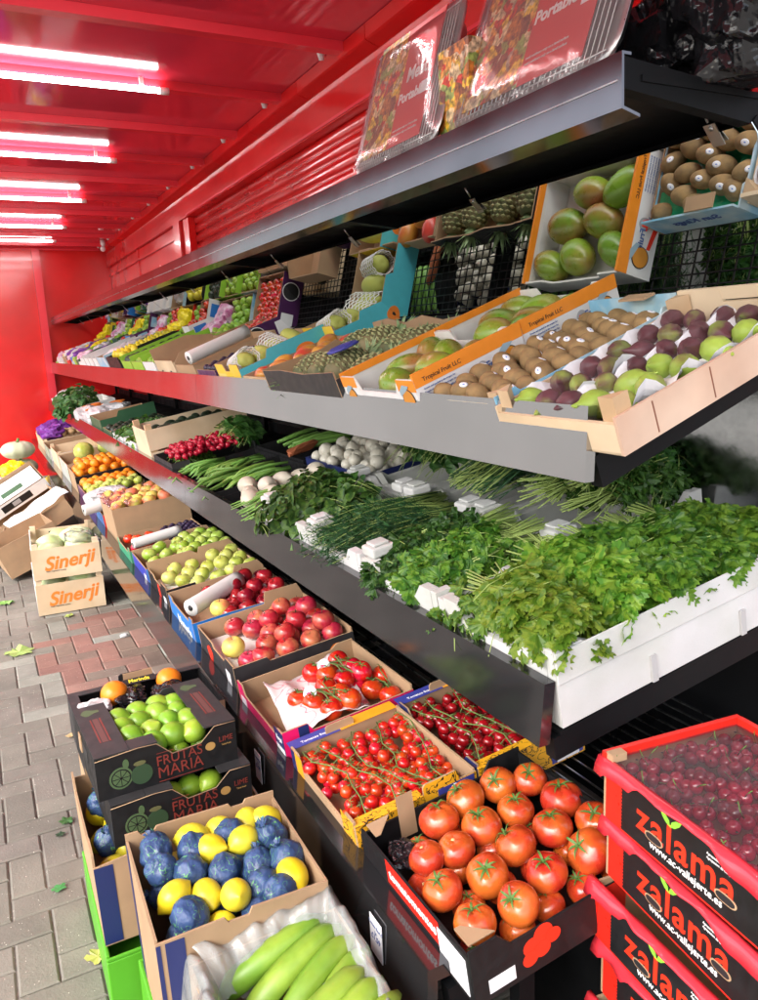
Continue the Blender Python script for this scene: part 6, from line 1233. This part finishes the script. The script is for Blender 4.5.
# cherry cartons
def zalama(X, label, top=False, yaw=0):
    L, W, h = .30, .395, .122      # L across, W the lettered front
    X = X @ RZ(R_(yaw))
    t = thing('cherry_carton', label, 'carton', X)
    mb = carton_mb(L, W, h-.012, M['redcard'], M['kraft'], front=[(0, h-.014), (.16, h-.014), (.3, h-.014), (.34, h-.018), (.64, h-.024), (.70, h-.014), (1, h-.010)], back=tab(h-.012, h+.030, .28, .48), far=[(0, h-.012), (1, h-.012)], near=flat(h-.012)); mb.build('box', t)
    # black panel with saw-tooth edges
    n = 15; e = .0008; z0, z1 = .004, h-.020; l = []; r = []
    for i in range(n*2+1): z = z0+(z1-z0)*i/(2*n); l.append((-.345-.003*(i % 2), z)); r.append((-.045+.003*(i % 2), z))
    mb = MB(); mb.prism([(x, z) for x, z in l][::-1] + [(x, z) for x, z in r], e*.4, e, M['blackcard'], X=FRONT)
    mb.build('black_panel', t)
    lettering('zalama', .070, M['redprint'], t, T(-.0012, W/2+.005, .055) @ FRONT, bold=.0012, spacing=1.12)
    lettering('www.ac-vallejerte.es', .0185, M['whiteink'], t, T(-.0012, W/2+.0, .022) @ FRONT, bold=.0001)
    for q in range(2): lettering('Agrupacion de Cooperativas', .0055, M['whiteink'], t, T(-.0012, W/2-.075, .086-.007*q) @ FRONT)
    mb = MB()
    lx = -W/2-.032
    mb.prism([(lx, .080), (lx+.010, .083), (lx+.020, .092), (lx+.024, .100), (lx+.012, .097), (lx+.003, .090)], .0014, .0018, M['greenink2'], X=FRONT)
    mb.prism([(lx, .080), (lx-.003, .090), (lx-.013, .097), (lx-.022, .097), (lx-.018, .090), (lx-.010, .083)], .0014, .0018, M['greenink2'], X=FRONT)
    mb.build('printed_leaf', t)
    mb = MB()
    for c in (-.115, -.265):
        o_ = [(c+.021*math.copysign(abs(math.cos(a))**.6, math.cos(a)), .036+.0080*math.sin(a)) for a in np.linspace(0, 2*PI, 20)[:-1]]; mb.prism(o_, .0009, .0019, M['kraft'], X=FRONT)
        o_ = [(c+.018*math.copysign(abs(math.cos(a))**.6, math.cos(a)), .036+.0062*math.sin(a)) for a in np.linspace(0, 2*PI, 20)[:-1]]; mb.prism(o_, .0020, .0023, M['ink'], X=FRONT)
    list(mb.build_each('hand_hole', t))
    # turned down red film flange
    mb = MB(); n = 40
    vs = []
    for i in range(n+1):
        u = i/n; y = W*(1-u); w = noise.noise(Vector((u*9, yaw, X.translation.z*30))); d = .022 if u < .20 else .022-.016*min(1, (u-.20)/.04)
        if u > .66: d = .006+.020*min(1, (u-.66)/.1)
        if u < .04: d += .008
        for j, (ox, oz) in enumerate(((.004, 0), (-.004-.002*w, -.001), (-.010-.006*w, -d*.5), (-.013-.009*w, -d))): vs.append((ox, y+(.012 if u == 0 else 0), h-.008+oz+.002*w))
    mb.add(vs, [(i*4+j, i*4+j+1, (i+1)*4+j+1, (i+1)*4+j) for i in range(n) for j in range(3)], mat('pink_red_film', (.78, .04, .06), .18, coat=.5), True); o = mb.build('film_flange', t); o.modifiers.new('s', 'SOLIDIFY').thickness = .0008
    if top:
        mb = MB(); mb.box((-.002, W-.0065, h-.014), (L+.003, W+.004, h+.0025), M['redcard']); mb.box((L-.0075, .002, h-.014), (L+.004, W-.0075, h+.0025), M['redcard']); list(mb.build_each('film_edge', t))
        mb = MB(); mb.box((L-.006, W*.28, h-.01), (L+.010, W*.29, h+.03), M['kraft']); mb.box((L+.0005, W*.30, .09), (L+.0045, W*.46, h+.020), M['whitecard']); mb.box((.0, W-.022, h-.010), (.03, W-.004, h+.004), M['kraft']); list(mb.build_each('carton_tab', t))
        rnd = random.Random(4); cm = [ballmesh('cherry', M['cherry'], .0125, 1, 1, .92, 14, 9, lambda a, b: (1, -.12*math.exp(-(a/.4)**2)), seed=s) for s in range(2)]
        sm = MB(); sm.tube([(0, 0, .010), (.004, .002, .022), (.012, .002, .036)], .0008, M['calyx'], 5); sm = sm.mesh('stalk')
        for i in range(11):
            for j in range(15):
                o = link('cherry', cm[(i+j) % 2], None, X @ T(.02+.026*i+rnd.uniform(-.004, .004), .02+.0255*j+rnd.uniform(-.004, .004), .090+rnd.uniform(-.008, .006)) @ RX(rnd.gauss(0, .8)) @ RY(rnd.gauss(0, .8))); tag(o, 'dark red cherry under film in the topmost cherry carton', 'cherry', 'cherries in the topmost carton')
                if rnd.random() < .35: link('stalk', sm, o)
        mb = MB(); n = 26; vs = []
        for i in range(n+1):
            for j in range(n+1): x, y = .004+(L-.008)*i/n, .004+(W-.008)*j/n; e_ = min(1, min(i, n-i, j, n-j)/2); vs.append((x, y, h-.010+.0035*noise.noise(Vector((x*14+y*10, y*5, 2)))*e_))
        mb.add(vs, [(i*(n+1)+j, (i+1)*(n+1)+j, (i+1)*(n+1)+j+1, i*(n+1)+j+1) for i in range(n) for j in range(n)], M['film2'], True); mb.build('clear_film', t)
        mb = MB()
        for i in range(5):
            for j in range(7): mb.tube([(.04+.055*i, .03+.055*j, h-.0060), (.04+.055*i, .03+.055*j, h-.0056)], .0022, M['ink'], 8)
        mb.build('vent_holes', t)
    return t
zl = ['topmost cherry carton with red lettering and film lid', 'second cherry carton from the top of the stack', 'third cherry carton from the top of the stack', 'fourth cherry carton from the top of the stack', 'lowest cherry carton of the stack, on the brown crates']
for i in range(5):
    zalama(Xf(.850+.003*(i % 2)-.004*i, .535+.004*(i % 3), -.722-.122-.122*i, -7+(.8, -1., 1.2, -.6, .5)[i]), zl[i], i == 0)
z = -.722-.122*5
for i in range(1):
    t = thing('wooden_crate', 'brown wooden crate under the stack of cherry cartons', 'crate', Xf(.80, .52, FL, -6)); wcrate_mb(.34, .42, z-FL-.012, M['brownwood'], .09, .012, .03, .008).build('slats', t)
# Sinerji crates
for i, (z, lab) in enumerate([(FL, 'lower wooden cabbage crate with orange script lettering'), (FL+.222, 'upper wooden cabbage crate with orange script lettering')]):
    X = Xf(.168+.0*i, 4.94, z+.006, -1.5-1.2*i); t = thing('cabbage_crate', lab, 'crate', X); L, W, h = .39, .60, .19
    mb = MB(); p = M['paleoak']
    mb.box((0, 0, .0), (L, .007, h), p); mb.box((0, W-.007, 0), (L, W, h), p)
    for q in range(3): mb.box((0, .0075, .004+q*.07), (.006, W-.0075, .056+q*.07), M['kraftwhite']); mb.box((L-.006, .0075, .004+q*.07), (L, W-.0075, .056+q*.07), M['kraftwhite'])
    mb.box((.007, .008, .0), (L-.007, W-.008, .006), p); mb.build('slats', t)
    mb = MB()
    for (x, y) in ((.0065, .0075), (L-.0395, .0075), (.0065, W-.0405), (L-.0395, W-.0405)): mb.box((x, y, .007), (x+.033, y+.033, h+.028), p)
    list(mb.build_each('corner_post', t))
    lettering('Sinerji', .115, M['orangeink'], t, T(L*.52, -.0008, h*.52) @ NEAR @ RZ(.08), bold=.003, shear=.35); lettering('fresh vegetables quality', .012, M['ink'], t, T(L*.33, -.0008, h*.25) @ NEAR)
    if i: 
        mb = MB(); mb.box((.12, W-.0074-.0008, h-.05), (.26, W-.0074, h-.02), M['ink']); mb.build('handle_slot', t)
    for j in range(5):
        o = link('cabbage', ballmesh('cabbage', M['cabbage'], .085, 1.25 if j % 2 else 1, 1, .78, 26, 16, None, nz=.10, nf=14, seed=j+5*i), None, X @ T([.10, .29, .11, .28, .19][j], [.12, .14, .34, .36, .50][j], .135+.03*(j % 2)) @ RZ(j)); tag(o, 'pale green cabbage in the %s crate, %s from the front' % ('upper' if i else 'lower', ORD[j]), 'cabbage')
crumple(X @ T(.28, .13, .205), .08, .08, .05, 'film', 'plastic_wrap', 'clear wrap over a cabbage in the upper wooden crate', 'wrap', 90, amp=.3)
# cardboard heap
def flatbox(X, Lx, Ly, h, lab, mo='kraft', **kw): return crate(0, 0, 0, Lx, Ly, h, lab, mo, 'kraft', X=X, name='cardboard_box', **kw)
flatbox(Xf(.06, 5.85, FL+.02, 8, 0, 0) @ RY(-.35), .42, .40, .24, 'open brown cardboard box leaning behind the cabbage crates')
flatbox(Xf(.10, 6.45, FL+.06, -4, 0, 0) @ RY(-.50), .55, .45, .14, 'brown cardboard box tipped over the leaning one', 'kraft')
flatbox(Xf(.02, 7.05, FL+.03, 5) @ RY(-.55), .60, .48, .10, 'second brown cardboard box tipped on the heap', 'kraft')
t, X = flatbox(Xf(-.02, 7.35, FL+.13, 3) @ RY(-.50)@RX(.15), .58, .50, .10, 'white carton with a dark window slot on the heap', 'whitecard', far=flat(.14)); mb = MB(); mb.box((.14, -.0015, .02), (.42, -.0005, .08), M['blackcard']); mb.box((.24, -.0025, .03), (.31, -.0017, .07), M['greyink']); mb.build('window', t)
mb = MB(); mb.box((.02, .02, .101), (.56, .48, .104), M['whitecard']); mb.box((.20, .1, .1045), (.40, .22, .1055), M['dkgreen']); mb.build('lid', t)
sheet(Xf(.12, 6.35, FL+.26, 10) @ RY(-.5), lambda a, b: (.5*a, .35*b, .03*noise.noise(Vector((a*4, b*4, 0)))), 14, M['whitepaper'], 'torn white and pink paper sheet on the brown boxes', 'paper_sheet', 'paper', 14)
crumple(Xf(.10, 8.3, FL+.20), .26, .3, .18, 'bagwhite', 'plastic_bag', 'white plastic bags heaped beside the pumpkins', 'bag', 95)
crumple(Xf(-.15, 8.0, FL+.22), .25, .3, .20, 'bagwhite', 'plastic_bag', 'second white plastic bag on the floor at the far left', 'bag', 96)
crumple(Xf(.27, 8.8, -1.20), .15, .12, .11, 'bagyellow', 'plastic_bag', 'bright yellow plastic bag in front of the pumpkins', 'bag', 97)
pm = ballmesh('pumpkin', M['pumpkin'], .165, 1, 1, .62, 40, 18, pump_fn)
for i, (x, y, z, lab) in enumerate([(.33, 9.25, -1.02, 'pale grey green pumpkin on top of the pumpkin pile'), (.34, 9.3, -1.22, 'pale grey green pumpkin, middle of the pile'), (.35, 9.32, -1.43, 'pale grey green pumpkin at the bottom of the pile')]):
    o = link('pumpkin', pm, None, Xf(x, y, z, 30*i)); tag(o, lab, 'pumpkin'); mb = MB(); mb.tube([(0, 0, .07), (.01, 0, .10), (.02, .01, .12)], [.02, .014, .016], M['vine'], 7); mb.build('stem', o)
for i, (x, y) in enumerate([(.30, 9.5), (.55, 9.6)]): pass
mb = MB(); mb.box((0, 0, 0), (.3, .3, .16), M['paleoak']); mb.box((.01, .01, .16), (.29, .29, .17), M['kraft']); tag(mb.build('wooden_box', None, Xf(.1, 8.6, FL)), 'pale box on the paving under the yellow bag', 'box')
t = thing('display_board', 'slanted yellow and red price board by the rack near the pumpkins', 'board', Xf(.50, 7.9, -1.25, 0) @ RX(-.2) @ RZ(PI/2)); mb = MB(); mb.box((-.25, -.006, -.10), (.25, 0, .10), M['yellowcard']); mb.box((-.25, -.008, -.10), (.0, -.0065, .0), M['redcard']); mb.build('board', t)
# things on the shelf under the rack
t = thing('bottle_crate', 'green and clear bag of bottles under the bottom shelf', 'bag', Xf(.84, 2.72, FL+.05)); 
for i in range(6): o = link('bottle', ballmesh('bottle', M['greencard'] if i % 2 else plasticmat('clear_green', (.4, .8, .6), opac=.5), .05, .8, .8, 2.2, 14, 12), t, T(.06*(i % 2), .09*(i//2), .12))
# fallen leaves and litter
rnd = random.Random(9)
for i, (x, y, s, c, lab) in enumerate([(.03, 4.38, .085, (.30, .42, .12), 'large pale green maple leaf on the paving'), (.0, 5.35, .06, (.18, .36, .08), 'green leaf at the left edge of the paving'), (.33, 4.85, .035, (.35, .45, .12), 'small pale leaf near the rack foot'), (.085, 2.62, .03, (.03, .10, .02), 'dark green leaf fragment beside the lime boxes'), (.06, 2.55, .018, (.02, .05, .02), 'tiny dark leaf scrap beside the lime boxes'), (.03, 2.27, .024, (.05, .22, .06), 'curled green leaf scrap on the paving'), (.095, 1.93, .038, (.40, .38, .10), 'yellow brown dry leaf by the green crate'), (.17, 3.25, .025, (.55, .40, .2), 'tan leaf scrap at the dark orange carton')]):
    mb = MB(); n = 22; pts = [(0, 0, .004)]
    for k in range(n): a = 2*PI*k/n; r = s*(.55+.45*abs(math.cos(a*2.5))**.8)*(1 if k % 2 else .88); pts.append((r*math.cos(a), r*math.sin(a)*.8, .004+.25*s*noise.noise(Vector((math.cos(a)*2, math.sin(a)*2, i)))**2*4))
    mb.add(pts, [(0, k+1, (k+1) % n+1) for k in range(n)], mat('leaf_litter_%s' % ORD[i], c, .6, noise_amt=.2, noise_scale=60), False); o = mb.build('fallen_leaf', None, Xf(x, y, FL+.003, rnd.uniform(0, 360))); o.modifiers.new('s', 'SOLIDIFY').thickness = .0006; tag(o, lab, 'leaf')
crumple(Xf(.56, 4.30, FL+.012), .022, .015, .01, 'bagwhite', 'paper_scrap', 'tiny crumpled white paper scrap beside the rack foot', 'litter', 99)
